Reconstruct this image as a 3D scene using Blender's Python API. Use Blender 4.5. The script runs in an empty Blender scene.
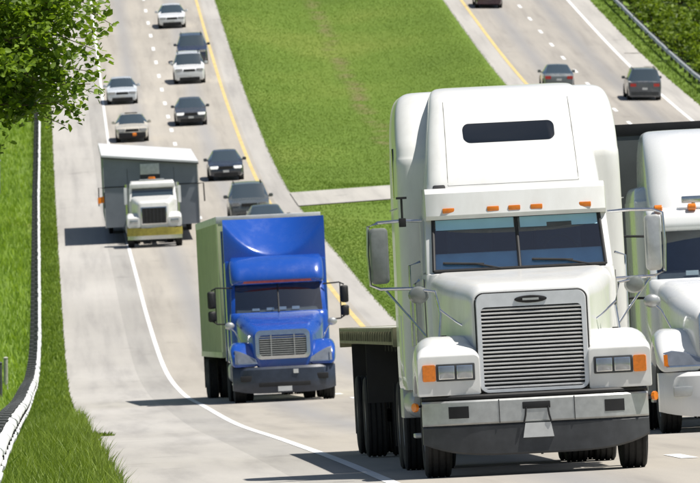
import bpy, bmesh, math, random
import numpy as np
from mathutils import Vector, Matrix
rad = math.radians
random.seed(7); rng = np.random.default_rng(11)
scene = bpy.context.scene
COL = scene.collection

# ------------------------------------------------------------ camera, sky, sun
LENS_PX = 8898.0            # focal length in pixels of a 700 px wide picture
YAW, PITCH, ROLL = 0.034387, 0.040721, rad(1.2)
CAM = Vector((-3.723, 0, 0))
fw = Vector((math.sin(YAW)*math.cos(PITCH), math.cos(YAW)*math.cos(PITCH), -math.sin(PITCH)))
rt = Vector((math.cos(YAW), -math.sin(YAW), 0)); up = rt.cross(fw)
rt2 = rt*math.cos(ROLL) - up*math.sin(ROLL); up2 = up*math.cos(ROLL) + rt*math.sin(ROLL)
cd = bpy.data.cameras.new('camera'); cam = bpy.data.objects.new('camera', cd); COL.objects.link(cam)
cam.matrix_world = Matrix(((rt2.x, up2.x, -fw.x, CAM.x), (rt2.y, up2.y, -fw.y, CAM.y), (rt2.z, up2.z, -fw.z, CAM.z), (0, 0, 0, 1)))
cd.sensor_width = 36; cd.lens = 36*LENS_PX/700; cd.clip_start = 1; cd.clip_end = 6000
cd.dof.use_dof = True; cd.dof.focus_distance = 102; cd.dof.aperture_fstop = 17
scene.camera = cam

SUN_DIR = Vector((0.42, -0.10, 1.0)).normalized()
world = bpy.data.worlds.new('World'); scene.world = world; world.use_nodes = True
wn = world.node_tree; bg = wn.nodes['Background']
sky = wn.nodes.new('ShaderNodeTexSky'); sky.sky_type = 'NISHITA'; sky.sun_disc = False
sky.sun_elevation = math.asin(SUN_DIR.z); sky.sun_rotation = math.atan2(SUN_DIR.x, SUN_DIR.y)
sky.air_density = 1.0; sky.dust_density = 1.2
wn.links.new(sky.outputs[0], bg.inputs[0]); bg.inputs[1].default_value = 0.056
sd = bpy.data.lights.new('sun', 'SUN'); sd.energy = 4.5; sd.angle = rad(0.53); sd.color = (1, .955, .88)
sun = bpy.data.objects.new('sun', sd); COL.objects.link(sun)
sun.rotation_euler = SUN_DIR.to_track_quat('Z', 'Y').to_euler(); sun.location = (0, 0, 60)
vs = scene.view_settings; vs.view_transform = 'Standard'; vs.look = 'None'; vs.exposure = 0.38; vs.gamma = 1; vs.use_curve_mapping = False

# ------------------------------------------------------------ helpers
def tag(o, label=None, cat=None, group=None, kind=None):
    if label: o['label'] = label
    if cat: o['category'] = cat
    if group: o['group'] = group
    if kind: o['kind'] = kind
    return o

def empty(name, M, label=None, cat=None, group=None):
    o = bpy.data.objects.new(name, None); COL.objects.link(o)
    o.empty_display_size = .3
    o.matrix_world = M
    return tag(o, label, cat, group)

def link_mesh(name, me, mat, parent=None):
    o = bpy.data.objects.new(name, me); COL.objects.link(o)
    if mat is not None and not me.materials: me.materials.append(mat)
    if parent is not None: o.parent = parent
    return o

class MB:
    def __init__(s): s.v = []; s.f = []
    def add(s, vs_, fs):
        b = len(s.v); s.v += [tuple(p) for p in vs_]; s.f += [tuple(i+b for i in f) for f in fs]; return s
    def box(s, x0, x1, y0, y1, z0, z1):
        return s.add([(x0,y0,z0),(x1,y0,z0),(x1,y1,z0),(x0,y1,z0),(x0,y0,z1),(x1,y0,z1),(x1,y1,z1),(x0,y1,z1)],
                     [(0,3,2,1),(4,5,6,7),(0,1,5,4),(1,2,6,5),(2,3,7,6),(3,0,4,7)])
    def loft(s, rings, cap0=True, cap1=True, closed=True):
        n = len(rings[0]); b = len(s.v)
        for r in rings: s.v += [tuple(p) for p in r]
        m = n if closed else n-1
        for i in range(len(rings)-1):
            for j in range(m):
                k = (j+1) % n
                s.f.append((b+i*n+j, b+i*n+k, b+(i+1)*n+k, b+(i+1)*n+j))
        if cap0 and closed: s.f.append(tuple(b+j for j in range(n)))
        if cap1 and closed: s.f.append(tuple(b+(len(rings)-1)*n+j for j in reversed(range(n))))
        return s
    def tube(s, pts, r, n=8):
        pts = [Vector(p) for p in pts]; rings = []
        for i, p in enumerate(pts):
            t = (pts[min(i+1, len(pts)-1)] - pts[max(i-1, 0)]).normalized()
            a = t.cross(Vector((0, 0, 1)) if abs(t.z) < .9 else Vector((1, 0, 0))).normalized(); c = t.cross(a)
            rr = r[i] if isinstance(r, (list, tuple)) else r
            rings.append([p + a*rr*math.cos(2*math.pi*k/n) + c*rr*math.sin(2*math.pi*k/n) for k in range(n)])
        return s.loft(rings)
    def lathe_x(s, prof, n=28, cx=0, cy=0, cz=0):
        rings = [[(cx+x, cy+r*math.cos(2*math.pi*k/n), cz+r*math.sin(2*math.pi*k/n)) for k in range(n)] for x, r in prof]
        return s.loft(rings)
    def prism_x(s, poly, x0, x1):      # polygon in (y,z) extruded along x
        return s.loft([[(x0, y, z) for y, z in poly], [(x1, y, z) for y, z in poly]])
    def prism_y(s, poly, y0, y1):      # polygon in (x,z) extruded along y
        return s.loft([[(x, y0, z) for x, z in poly], [(x, y1, z) for x, z in poly]])
    def grid(s, fn, us, ws):
        b = len(s.v); n = len(ws)
        for u in us:
            for w in ws: s.v.append(tuple(fn(u, w)))
        for i in range(len(us)-1):
            for j in range(n-1):
                s.f.append((b+i*n+j, b+(i+1)*n+j, b+(i+1)*n+j+1, b+i*n+j+1))
        return s
    def mesh(s, name, mat, angle=38, bevel=0, recalc=True):
        me = bpy.data.meshes.new(name)
        bm = bmesh.new()
        vv = [bm.verts.new(p) for p in s.v]
        for f in s.f:
            try: bm.faces.new([vv[i] for i in f])
            except ValueError: pass
        if recalc: bmesh.ops.recalc_face_normals(bm, faces=bm.faces[:])
        if bevel:
            es = [e for e in bm.edges if len(e.link_faces) == 2 and e.calc_face_angle(0) > rad(40)]
            bmesh.ops.bevel(bm, geom=es, offset=bevel, segments=2, affect='EDGES', clamp_overlap=True, profile=.6)
        bm.to_mesh(me); bm.free()
        me.materials.append(mat)
        me.polygons.foreach_set('use_smooth', [True]*len(me.polygons)); me.set_sharp_from_angle(angle=rad(angle))
        return me
    def build(s, name, mat, parent=None, angle=38, bevel=0, recalc=True):
        return link_mesh(name, s.mesh(name, mat, angle, bevel, recalc), None, parent)

def rrect(hw, a0, a1, r, n=5, cx=0.0, rb=None):
    """rounded rectangle in (x, a); returns list of (x, a)"""
    r0 = min(r, hw*.98, (a1-a0)*.49); rb_ = r0 if rb is None else min(rb, r0); P = []
    for sx, sa, st in ((1, 1, 0), (-1, 1, 90), (-1, -1, 180), (1, -1, 270)):
        r = r0 if sa > 0 else rb_
        ox = cx + sx*(hw-r); oa = (a1-r) if sa > 0 else (a0+r)
        for k in range(n+1):
            t = rad(st + 90*k/n); P.append((ox + r*math.cos(t), oa + r*math.sin(t)))
    return P
def ring_y(y, hw, z0, z1, r, n=5, cx=0.0, rb=None): return [(x, y, z) for x, z in rrect(hw, z0, z1, r, n, cx, rb)]
def ring_z(z, hw, y0, y1, r, n=5, cx=0.0): return [(x, y, z) for x, y in rrect(hw, y0, y1, r, n, cx)]
def dense(keys, m=4):
    """Catmull-Rom interpolation of keyed tuples"""
    out = []; K = [np.array(k, float) for k in keys]
    for i in range(len(K)-1):
        p0, p1, p2, p3 = K[max(i-1, 0)], K[i], K[i+1], K[min(i+2, len(K)-1)]
        for k in range(m):
            t = k/m
            h = .5*(2*p1 + (p2-p0)*t + (2*p0-5*p1+4*p2-p3)*t*t + (3*p1-p0-3*p2+p3)*t**3)
            lo = np.minimum(p1, p2); hi = np.maximum(p1, p2)
            out.append(tuple(np.clip(h, lo, hi)))
    out.append(tuple(K[-1])); return out

# ------------------------------------------------------------ materials
def principled(name, col, rough=.5, metal=0, coat=0, spec=.5):
    m = bpy.data.materials.new(name); m.use_nodes = True
    b = m.node_tree.nodes['Principled BSDF']
    b.inputs['Base Color'].default_value = (*col, 1); b.inputs['Roughness'].default_value = rough
    b.inputs['Metallic'].default_value = metal; b.inputs['Coat Weight'].default_value = coat; b.inputs['Coat Roughness'].default_value = .06
    b.inputs['Specular IOR Level'].default_value = spec
    return m, m.node_tree, b
def noise(nt, scale, detail=4, vec=None, rough=.55):
    n = nt.nodes.new('ShaderNodeTexNoise'); n.inputs['Scale'].default_value = scale; n.inputs['Detail'].default_value = detail; n.inputs['Roughness'].default_value = rough
    if vec is not None: nt.links.new(vec, n.inputs['Vector'])
    return n
def ramp(nt, fac, stops):
    r = nt.nodes.new('ShaderNodeValToRGB'); nt.links.new(fac, r.inputs[0])
    el = r.color_ramp.elements
    el[0].position, el[0].color = stops[0][0], (*stops[0][1], 1); el[1].position, el[1].color = stops[-1][0], (*stops[-1][1], 1)
    for p, c in stops[1:-1]:
        e = el.new(p); e.color = (*c, 1)
    return r
def mapping(nt, scale, space='Object'):
    t = nt.nodes.new('ShaderNodeTexCoord'); m = nt.nodes.new('ShaderNodeMapping'); m.inputs['Scale'].default_value = scale
    nt.links.new(t.outputs[space], m.inputs['Vector']); return m.outputs[0]
def mixc(nt, a, b, fac, mode='MIX'):
    m = nt.nodes.new('ShaderNodeMix'); m.data_type = 'RGBA'; m.blend_type = mode
    for s, v in ((0, fac), (6, a), (7, b)):
        if hasattr(v, 'is_linked') or hasattr(v, 'links'): nt.links.new(v, m.inputs[s])
        elif s == 0: m.inputs[0].default_value = v
        else: m.inputs[s].default_value = (*v, 1)
    return m.outputs[2]
def bump(nt, b, h, strength=.3, dist=.02):
    n = nt.nodes.new('ShaderNodeBump'); n.inputs['Strength'].default_value = strength; n.inputs['Distance'].default_value = dist
    nt.links.new(h, n.inputs['Height']); nt.links.new(n.outputs[0], b.inputs['Normal'])
def math_n(nt, op, a, b=None):
    n = nt.nodes.new('ShaderNodeMath'); n.operation = op
    for i, v in enumerate((a, b)):
        if v is None: continue
        if isinstance(v, (int, float)): n.inputs[i].default_value = v
        else: nt.links.new(v, n.inputs[i])
    return n.outputs[0]

def paint(name, col, rough=.28, coat=.6, dirt=.12, dirtcol=(.30, .27, .22)):
    """vehicle paint with road film: more dust low on the body, streaky"""
    m, nt, b = principled(name, col, rough, 0, coat)
    n = noise(nt, 1.0, 6, mapping(nt, (3.5, 3.5, 1.1)), .62)
    f = ramp(nt, n.outputs[0], [(.42, (0, 0, 0)), (.75, (1, 1, 1))])
    fac = math_n(nt, 'MULTIPLY', f.outputs[0], dirt)
    nt.links.new(mixc(nt, col, dirtcol, fac), b.inputs['Base Color'])
    r = math_n(nt, 'ADD', math_n(nt, 'MULTIPLY', f.outputs[0], .22), rough); nt.links.new(r, b.inputs['Roughness'])
    return m
def plain(name, col, rough=.5, metal=0, var=.25, scale=6, coat=0):
    m, nt, b = principled(name, col, rough, metal, coat)
    n = noise(nt, scale, 5, mapping(nt, (1, 1, 1)))
    lo = tuple(c*(1-var) for c in col); hi = tuple(min(1, c*(1+var)) for c in col)
    nt.links.new(ramp(nt, n.outputs[0], [(.3, lo), (.7, hi)]).outputs[0], b.inputs['Base Color'])
    return m
def glass(name, tint_or_sheen=(.55, .7, .78), gloss=.16):
    m = bpy.data.materials.new(name); m.use_nodes = True; nt = m.node_tree; nt.nodes.clear()
    o = nt.nodes.new('ShaderNodeOutputMaterial'); t = nt.nodes.new('ShaderNodeBsdfTransparent'); t.inputs[0].default_value = (*tint_or_sheen, 1)
    g = nt.nodes.new('ShaderNodeBsdfGlossy'); g.inputs['Roughness'].default_value = .03; g.inputs[0].default_value = (.9, .95, 1, 1)
    f = nt.nodes.new('ShaderNodeFresnel'); f.inputs[0].default_value = 1.5
    a = math_n(nt, 'ADD', f.outputs[0], gloss)
    mx = nt.nodes.new('ShaderNodeMixShader'); nt.links.new(a, mx.inputs[0]); nt.links.new(t.outputs[0], mx.inputs[1]); nt.links.new(g.outputs[0], mx.inputs[2])
    nt.links.new(mx.outputs[0], o.inputs[0]); return m

M = {}
M['white'] = paint('white_paint', (.77, .77, .75), .3, .5, .22)
M['white2'] = paint('white_paint_aero', (.78, .79, .79), .25, .6, .08)
M['blue'] = paint('blue_paint', (.010, .075, .40), .20, .8, .015)
M['blackplastic'] = plain('dark_grey_plastic', (.045, .048, .052), .5)
M['black'] = plain('black_parts', (.012, .012, .013), .6)
M['tyre'] = plain('tyre_rubber', (.017, .017, .017), .85, 0, .3, 12)
M['rim'] = plain('wheel_steel', (.32, .32, .31), .4, .6, .3, 9)
M['chrome'] = plain('polished_metal', (.62, .63, .64), .18, .95, .08, 14)
M['alu'] = plain('dull_aluminium', (.50, .51, .50), .38, .55, .12, 10)
M['steel'] = plain('galvanised_steel', (.60, .62, .61), .45, .35, .14, 7)
M['amber'] = plain('amber_lens', (.75, .20, .01), .25, 0, .15, 30, .5)
M['red'] = plain('red_lens', (.5, .015, .012), .25, 0, .15, 30, .5)
M['orangered'] = plain('red_trim', (.55, .10, .07), .4, 0, .2, 12)
M['lamp'] = plain('headlamp_glass', (.38, .40, .42), .12, .6, .2, 7, .8)
M['reflector'] = plain('lamp_reflector', (.75, .76, .76), .15, .9, .1, 10)
M['plate'] = plain('plate_white', (.62, .63, .62), .5, 0, .08, 8)
M['glass'] = glass('windscreen_glass', (.82, .92, .97), .11)
M['slat'] = plain('grille_slat_metal', (.72, .73, .74), .35, .35, .08, 10)
M['surround'] = plain('grille_surround_metal', (.74, .75, .76), .35, .3, .06, 10)
M['seam'] = plain('panel_seam_grey', (.20, .20, .19), .8)  # dark grey of the panel and door joints
M['bluegrey'] = plain('blue_grey_bumper', (.030, .040, .062), .4, 0, .2, 6, .2)
M['tint_or_sheen'] = plain('sky_sheen_blue', (.36, .62, .76), .35, 0, .04, 5, .4)  # pale blue paints the sky reflected along the top of the windscreen
M['mirrorgrey'] = plain('mirror_housing_grey', (.20, .215, .20), .4, .2, .15, 10, .3)
M['white_rail'] = plain('white_rail_paint', (.70, .71, .70), .5, 0, .14, 2.5)
M['darkglass'], _nt, _b = principled('dark_tinted_glass', (.010, .014, .020), .06, 0, .3, .7)
M['carglass'], _nt, _b = principled('car_glass', (.045, .065, .08), .05, 0, .8, 1.0)
M['navy'] = plain('dark_cab_lining', (.012, .020, .045), .8, 0, .3, 5)
M['paleblue'] = plain('pale_blue_shade', (.50, .78, .92), .7, 0, .05, 5)
M['dashsheen'] = plain('dash_sky_sheen', (.58, .82, .95), .7, 0, .08, 5)  # dash colour with the blue sky reflection painted into it
M['trailer_green'] = paint('pale_green_trailer', (.60, .66, .40), .45, .1, .25, (.3, .33, .2))
M['trailer_dark'] = plain('dark_grey_trailer', (.085, .095, .095), .55, 0, .2, 1.5)
M['deckside'] = plain('flatbed_side_rail', (.20, .19, .11), .65, 0, .3, 5)
M['timber'] = plain('weathered_post_timber', (.075, .08, .082), .85, 0, .3, 14)
M['palewood'] = plain('pale_fence_timber', (.42, .42, .36), .85, 0, .25, 14)
M['wrap'] = plain('grey_sheathing', (.215, .24, .27), .65, 0, .10, 1.2)
M['membrane'] = plain('white_roof_membrane', (.62, .63, .64), .55, 0, .06, 1.0)
M['banner'] = plain('yellow_banner', (.34, .29, .05), .6, 0, .22, 7)
M['bark'] = plain('bark', (.11, .085, .06), .9, 0, .35, 9)

def leafmat(name, lo, hi, scale=.6, trans=.35):
    m, nt, b = principled(name, lo, .5)
    b.inputs['Specular IOR Level'].default_value = .35
    n = noise(nt, scale, 5, mapping(nt, (1, 1, 1)))
    oi = nt.nodes.new('ShaderNodeNewGeometry')
    wnz = nt.nodes.new('ShaderNodeTexWhiteNoise'); wnz.noise_dimensions = '1D'; nt.links.new(oi.outputs['Random Per Island'], wnz.inputs['W'])
    f = math_n(nt, 'ADD', math_n(nt, 'MULTIPLY', n.outputs[0], .7), math_n(nt, 'MULTIPLY', wnz.outputs[0], .45))
    c = ramp(nt, f, [(.28, lo), (.8, hi)]).outputs[0]
    nt.links.new(c, b.inputs['Base Color'])
    t = nt.nodes.new('ShaderNodeBsdfTranslucent'); nt.links.new(mixc(nt, c, (1.0, 1.0, .35), 1.0, 'MULTIPLY'), t.inputs[0])
    mx = nt.nodes.new('ShaderNodeMixShader'); mx.inputs[0].default_value = trans
    out = nt.nodes['Material Output']
    nt.links.new(b.outputs[0], mx.inputs[1]); nt.links.new(t.outputs[0], mx.inputs[2]); nt.links.new(mx.outputs[0], out.inputs[0])
    return m
M['treeleaf'] = leafmat('tree_leaves', (.040, .095, .008), (.27, .40, .045), .9, .5)
M['shrubleaf'] = leafmat('shrub_leaves', (.05, .10, .012), (.28, .38, .05), .35, .5)
M['blade'] = leafmat('grass_blades', (.095, .165, .018), (.29, .39, .06), .7, .35)
M['fieldblade'] = leafmat('field_grass', (.19, .31, .03), (.45, .62, .12), .3, .45)
M['medianblade'] = leafmat('median_grass', (.165, .255, .045), (.245, .340, .070), .10, .4)

def ground_mat():
    m, nt, b = principled('grass_ground', (.1, .18, .02), .9, 0, 0, .15)
    v = mapping(nt, (1, 1, 1))
    big = noise(nt, .09, 4, mapping(nt, (1, .35, 1))); fine = noise(nt, 5, 6, v, .7)
    c = ramp(nt, big.outputs[0], [(.3, (.115, .180, .030)), (.52, (.140, .215, .036)), (.72, (.19, .245, .050))]).outputs[0]
    c = mixc(nt, c, ramp(nt, fine.outputs[0], [(.3, (.8, .82, .75)), (.7, (1.15, 1.12, 1.1))]).outputs[0], .7, 'MULTIPLY')
    # worn drainage line down the middle of the median
    sx = nt.nodes.new('ShaderNodeSeparateXYZ'); tc = nt.nodes.new('ShaderNodeTexCoord'); nt.links.new(tc.outputs['Object'], sx.inputs[0])
    wob = noise(nt, .06, 3, mapping(nt, (0, 1, 0)))
    xx = math_n(nt, 'ADD', sx.outputs[0], math_n(nt, 'MULTIPLY', math_n(nt, 'SUBTRACT', wob.outputs[0], .5), 2.0))
    dst = math_n(nt, 'ABSOLUTE', math_n(nt, 'SUBTRACT', xx, 15.4))
    msk = math_n(nt, 'MULTIPLY', ramp(nt, dst, [(.10, (1, 1, 1)), (.75, (0, 0, 0))]).outputs[0],
                 ramp(nt, noise(nt, .35, 5, v, .65).outputs[0], [(.44, (0, 0, 0)), (.60, (1, 1, 1))]).outputs[0])
    c = mixc(nt, c, (.21, .185, .085), msk)
    nt.links.new(c, b.inputs['Base Color']); bump(nt, b, fine.outputs[0], .35, .05)
    return m
M['ground'] = ground_mat()

def road_mat(name, base, warm, lanes=(), seams=()):
    m, nt, b = principled(name, base, .82, 0, 0, .25)
    st = noise(nt, 1.0, 5, mapping(nt, (1.6, .03, 1)), .6); fine = noise(nt, 45, 4, mapping(nt, (1, 1, 1)), .7); blot = noise(nt, .16, 5, mapping(nt, (1, .3, 1)))
    c = ramp(nt, blot.outputs[0], [(.32, tuple(x*.93 for x in base)), (.7, warm)]).outputs[0]
    c = mixc(nt, c, ramp(nt, st.outputs[0], [(.30, (.76, .76, .77)), (.50, (.98, .98, .98)), (.66, (1.06, 1.06, 1.05))]).outputs[0], .8, 'MULTIPLY')
    spots_ = noise(nt, .7, 3, mapping(nt, (1, .5, 1)), .5)
    c = mixc(nt, c, ramp(nt, spots_.outputs[0], [(.66, (1, 1, 1)), (.74, (.80, .80, .80))]).outputs[0], .7, 'MULTIPLY')
    c = mixc(nt, c, ramp(nt, fine.outputs[0], [(.3, (.80, .80, .80)), (.7, (1.12, 1.12, 1.12))]).outputs[0], .6, 'MULTIPLY')
    tc = nt.nodes.new('ShaderNodeTexCoord'); sx = nt.nodes.new('ShaderNodeSeparateXYZ'); nt.links.new(tc.outputs['Object'], sx.inputs[0])
    wob = noise(nt, .02, 2, mapping(nt, (0, 1, 0)))
    x = math_n(nt, 'ADD', sx.outputs[0], math_n(nt, 'MULTIPLY', wob.outputs[0], .25))
    for x0, hw, dark in lanes:          # oil drip band worn into each lane
        d = math_n(nt, 'DIVIDE', math_n(nt, 'ABSOLUTE', math_n(nt, 'SUBTRACT', x, x0)), hw)
        f = math_n(nt, 'MULTIPLY', ramp(nt, d, [(.1, (1, 1, 1)), (1.0, (0, 0, 0))]).outputs[0], ramp(nt, st.outputs[0], [(.2, (.5, .5, .5)), (.7, (1, 1, 1))]).outputs[0])
        c = mixc(nt, c, (dark, dark, dark*1.03), math_n(nt, 'MULTIPLY', f, .75), 'MIX')
    nt.links.new(c, b.inputs['Base Color']); bump(nt, b, fine.outputs[0], .25, .004)
    return m
M['road'] = road_mat('worn_concrete_lanes', (.395, .365, .320), (.445, .412, .362), ((1.95, .75, .27), (5.65, .75, .30)))
M['road2'] = road_mat('worn_concrete_far_lanes', (.355, .330, .295), (.40, .37, .33), ((27.0, .8, .26), (30.6, .8, .24)))
M['shoulder'] = road_mat('pale_concrete_shoulder', (.425, .405, .375), (.475, .455, .425))
M['margin'] = road_mat('grey_concrete_margin', (.375, .358, .332), (.405, .39, .365))
M['crossover'] = road_mat('crossover_paving', (.46, .44, .40), (.52, .50, .46))
M['whiteline'] = plain('white_road_paint', (.80, .80, .79), .7, 0, .08, 3)
M['yellowline'] = plain('yellow_road_paint', (.62, .48, .20), .7, 0, .18, 2)
M['patch'] = plain('crack_and_shadow_dark', (.16, .14, .10), .9, 0, .4, 8)  # tone of the shoulder crack, also of the painted post shadows
# ------------------------------------------------------------ terrain
KN = np.array([0, 40, 80, 110, 140, 175, 210, 245, 280, 320, 365, 410, 455, 520, 640, 700, 900.])
KZ = np.array([-1.93, -3.858, -5.76, -7.258, -8.831, -10.694, -12.404, -14.08, -15.338, -15.882, -15.98, -16.01, -15.652, -13.646, -7.639, -4.59, 5.4])
KM = np.gradient(KZ, KN)
def prof(d):
    d = np.asarray(d, float); i = np.clip(np.searchsorted(KN, d)-1, 0, len(KN)-2)
    h = KN[i+1]-KN[i]; t = (d-KN[i])/h
    return (2*t**3-3*t**2+1)*KZ[i]+(t**3-2*t**2+t)*h*KM[i]+(-2*t**3+3*t**2)*KZ[i+1]+(t**3-t**2)*h*KM[i+1]
CF, H2 = 0.02803, 1.044
def cross(x, d):
    """height of the ground sheet relative to the road's profile line"""
    x = np.asarray(x, float); d = np.asarray(d, float)
    med = CF*8.6 + (H2-CF*8.6)*(x-8.6)/15.2
    onx = np.clip(np.minimum((d-415)/10, (456-d)/10), 0, 1)
    dip = .75*np.sin(np.pi*np.clip((x-8.6)/15.2, 0, 1))**1.5*(1-onx)
    z = np.where(x < -3.15, -.088-.02*(-3.15-x), np.where(x <= 8.6, CF*x, np.where(x < 23.8, med-dip, H2-.02*(x-25))))
    z = np.where(x < -14, z+.05*(-14-x), z)
    z = np.where(x > 35.6, H2-.212-.10*np.clip(x-35.6, 0, 30), z)
    return z
def gz(x, d): return prof(d)+cross(x, d)
DS = list(np.arange(-60, 200, 3.0)) + list(np.arange(200, 760, 4.0)) + [800, 850, 900]
DS = [float(max(d, -60)) for d in DS]
def zroad(x, d): return float(prof(max(d, 0))) + float(cross(x, d)) + (-.048*d if d < 0 else 0)
def ground():
    xs = [-400, -200, -100, -60, -40, -25, -14, -9, -7, -6, -5, -4.3, -3.6, -3.15, -3.0, -1, 3, 8.4, 8.6] + list(np.arange(9.4, 23.8, .9)) + [23.8, 24.0, 29, 33.6, 33.8, 35, 36, 38, 42, 48, 60, 90, 150, 300, 500]
    mb = MB()
    def fn(d, x):
        z = zroad(x, d)
        if -3.1 < x < 8.5 or 23.9 < x < 33.7: z -= .12
        elif x not in (-3.15, 8.6, 23.8, 33.8):
            z += .05*math.sin(x*1.7+d*.11)*math.sin(d*.053+x*.3) if abs(x) < 60 and (x < 8 or x > 35) and x < -5 else 0
        return (x, d, z)
    mb.grid(fn, DS + [1400, 2500], xs)
    tag(mb.build('ground', M['ground'], angle=60), kind='structure')
DSR = DS
ground()
def strip(name, mat, x0, x1, dz, parent=None, d0=-60, d1=900, n=3, step=None):
    mb = MB(); xs = np.linspace(x0, x1, n)
    ds = [d for d in DSR if d0 <= d <= d1]
    if ds[0] > d0: ds = [d0]+ds
    if ds[-1] < d1: ds.append(d1)
    mb.grid(lambda d, x: (x, d, zroad(min(max(x, -3.14), 33.79), d)+dz), ds, xs)
    return mb.build(name, mat, parent, angle=60)
road = tag(strip('road', M['road'], -.0, 7.6, .004, n=4), kind='structure')
strip('road_margin', M['margin'], -.92, -.0, .004, road)
tag(strip('shoulder', M['shoulder'], -3.15, -.92, .004), kind='structure')
tag(strip('shoulder', M['shoulder'], 7.6, 8.6, .004), kind='structure')
road2 = tag(strip('opposite_road', M['road2'], 24.9, 32.4, .004, n=4), kind='structure')
tag(strip('opposite_shoulder', M['shoulder'], 23.8, 24.9, .004), kind='structure')
tag(strip('opposite_shoulder', M['shoulder'], 32.4, 33.8, .004), kind='structure')
strip('edge_line', M['whiteline'], -.07, .07, .009, road, n=2)
strip('edge_line', M['yellowline'], 7.21, 7.40, .009, road, n=2)
strip('edge_line', M['yellowline'], 24.94, 25.15, .009, road2, n=2)
strip('edge_line', M['whiteline'], 32.20, 32.40, .009, road2, n=2)
# lane dashes, each a piece of paint of its own
def dashes(x, first, last, parent):
    d = first
    while d < last:
        mb = MB(); ds = [d, d+1.02, d+2.03, d+3.05]
        mb.grid(lambda dd, xx: (xx, dd, zroad(xx, dd)+.010), ds, [x-.10, x+.10])
        mb.build('lane_dash', M['whiteline'], parent, recalc=False); d += 12.19
dashes(3.66, 77.8, 700, road)
dashes(28.68, 476, 690, road2)
# paved crossover through the median
mb = MB(); mb.grid(lambda d, x: (x, d, zroad(x, d)+.05), np.linspace(427.5, 442.5, 6), np.linspace(8.55, 23.85, 14))
tag(mb.build('crossover_path', M['crossover'], angle=60), kind='structure')

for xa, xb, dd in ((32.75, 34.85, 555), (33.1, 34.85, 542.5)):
    mb = MB(); mb.grid(lambda x, k: (x, dd+k+.15*math.sin(x*9), zroad(x, dd)+.012), np.linspace(xa, min(xb, 33.78), 7), [-.35, .35]); mb.build('shadow_streak', M['patch'], road2, recalc=False)  # guardrail post shadows painted as dark strips on the far shoulder
# ------------------------------------------------------------ guardrails
def wprofile():   # (offset towards traffic, z)
    return [(0, .44), (.055, .465), (.085, .50), (.085, .525), (.012, .565), (.0, .585), (.012, .605), (.085, .645), (.085, .67), (.055, .705), (0, .73)]
def railx(x, d): return x+(0 if x > 0 else float(np.interp(d, [60, 138, 188, 231, 263, 300, 440, 510, 640], [-.30, -.21, -.16, -.09, -.05, 0, 0, .12, .2])))
def guardrail(x, side, d0, d1, label):
    root = empty('guardrail', Matrix.Translation((x, d0, zroad(x, d0))), label, 'guardrail')
    P = wprofile(); L = 3.81; d = d0
    blk = MB().box(-.0, .0, 0, 0, 0, 0)
    pm = MB().box(-.075, .075, -.075, .075, -.75, .0).mesh('post', M['timber'], bevel=.012)       # origin at the post's top
    bm_ = MB().box(-.06, .06, -.07, .07, -.17, .17).mesh('blockout', M['timber'], bevel=.01)
    rm = MB().box(-.03, .045, -.05, .05, -.022, .022).mesh('bolt_plate', M['black'])
    def place(name, me, dx, dd, dz, par=root):
        o = link_mesh(name, me, None, root)
        o.location = (dx+railx(x, dd)-x, dd-d0, zroad(x, dd)-zroad(x, d0)+dz); return o
    while d < d1:
        mb = MB(); rings = []
        for k in range(3):
            dd = d+(L+.06)*k/2; jx = .008*math.sin(d*2.3)+.004*(1 if int(round((d-d0)/L)) % 2 else -1); z = zroad(x, dd)-zroad(x, d0)
            xo = railx(x, dd)-x+jx; o = [(xo+side*a, dd-d0, z+b) for a, b in P]; i = [(xo+side*(a-.012), dd-d0, z+b) for a, b in reversed(P)]
            rings.append(o+i)
        mb.loft(rings); mb.build('rail_panel', M['white_rail' if side > 0 else 'steel'], root, angle=50)
        place('post', pm, -side*.215, d+L/2, .68)
        place('blockout', bm_, -side*.075, d+L/2, .585)
        place('bolt_plate', rm, side*.03, d+L/2, .585)
        d += L
guardrail(-3.98, 1, 38, 640, 'pale steel guardrail on dark timber posts along the grass verge by the field')
guardrail(35.0, -1, 470, 690, 'grey steel guardrail in front of the green shrubs beside the opposite carriageway')

# roadside odds and ends
def xform(x, d, dz=0): return Matrix.Translation((x, d, zroad(x, d)+dz))
r = empty('roadside_cabinet', xform(-6.35, 455), 'tall blue-grey cabinet in the field behind the pale guardrail', 'cabinet')
MB().box(-.45, .45, -.35, .35, 0, 1.75).build('housing', M['wrap'], r, bevel=.03)
MB().box(-.5, .5, -.4, .4, 1.75, 1.83).build('roof', M['alu'], r, bevel=.02)
for x, d, h, mt, lb in ((-4.95, 262, 1.0, 'palewood', 'short pale timber marker post in the field grass behind the guardrail'), (-5.0, 238, 1.15, 'timber', 'short dark timber marker post in the field grass behind the guardrail')):
    r = empty('marker_post', xform(x, d), lb, 'post')
    MB().tube([(0, 0, -.2), (.01, 0, h*.5), (.02, 0, h)], [.075, .07, .065], 10).build('shaft', M[mt], r)
    MB().tube([(.02, 0, h), (.02, 0, h+.03)], [.08, .03], 10).build('cap', M[mt], r)

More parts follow.
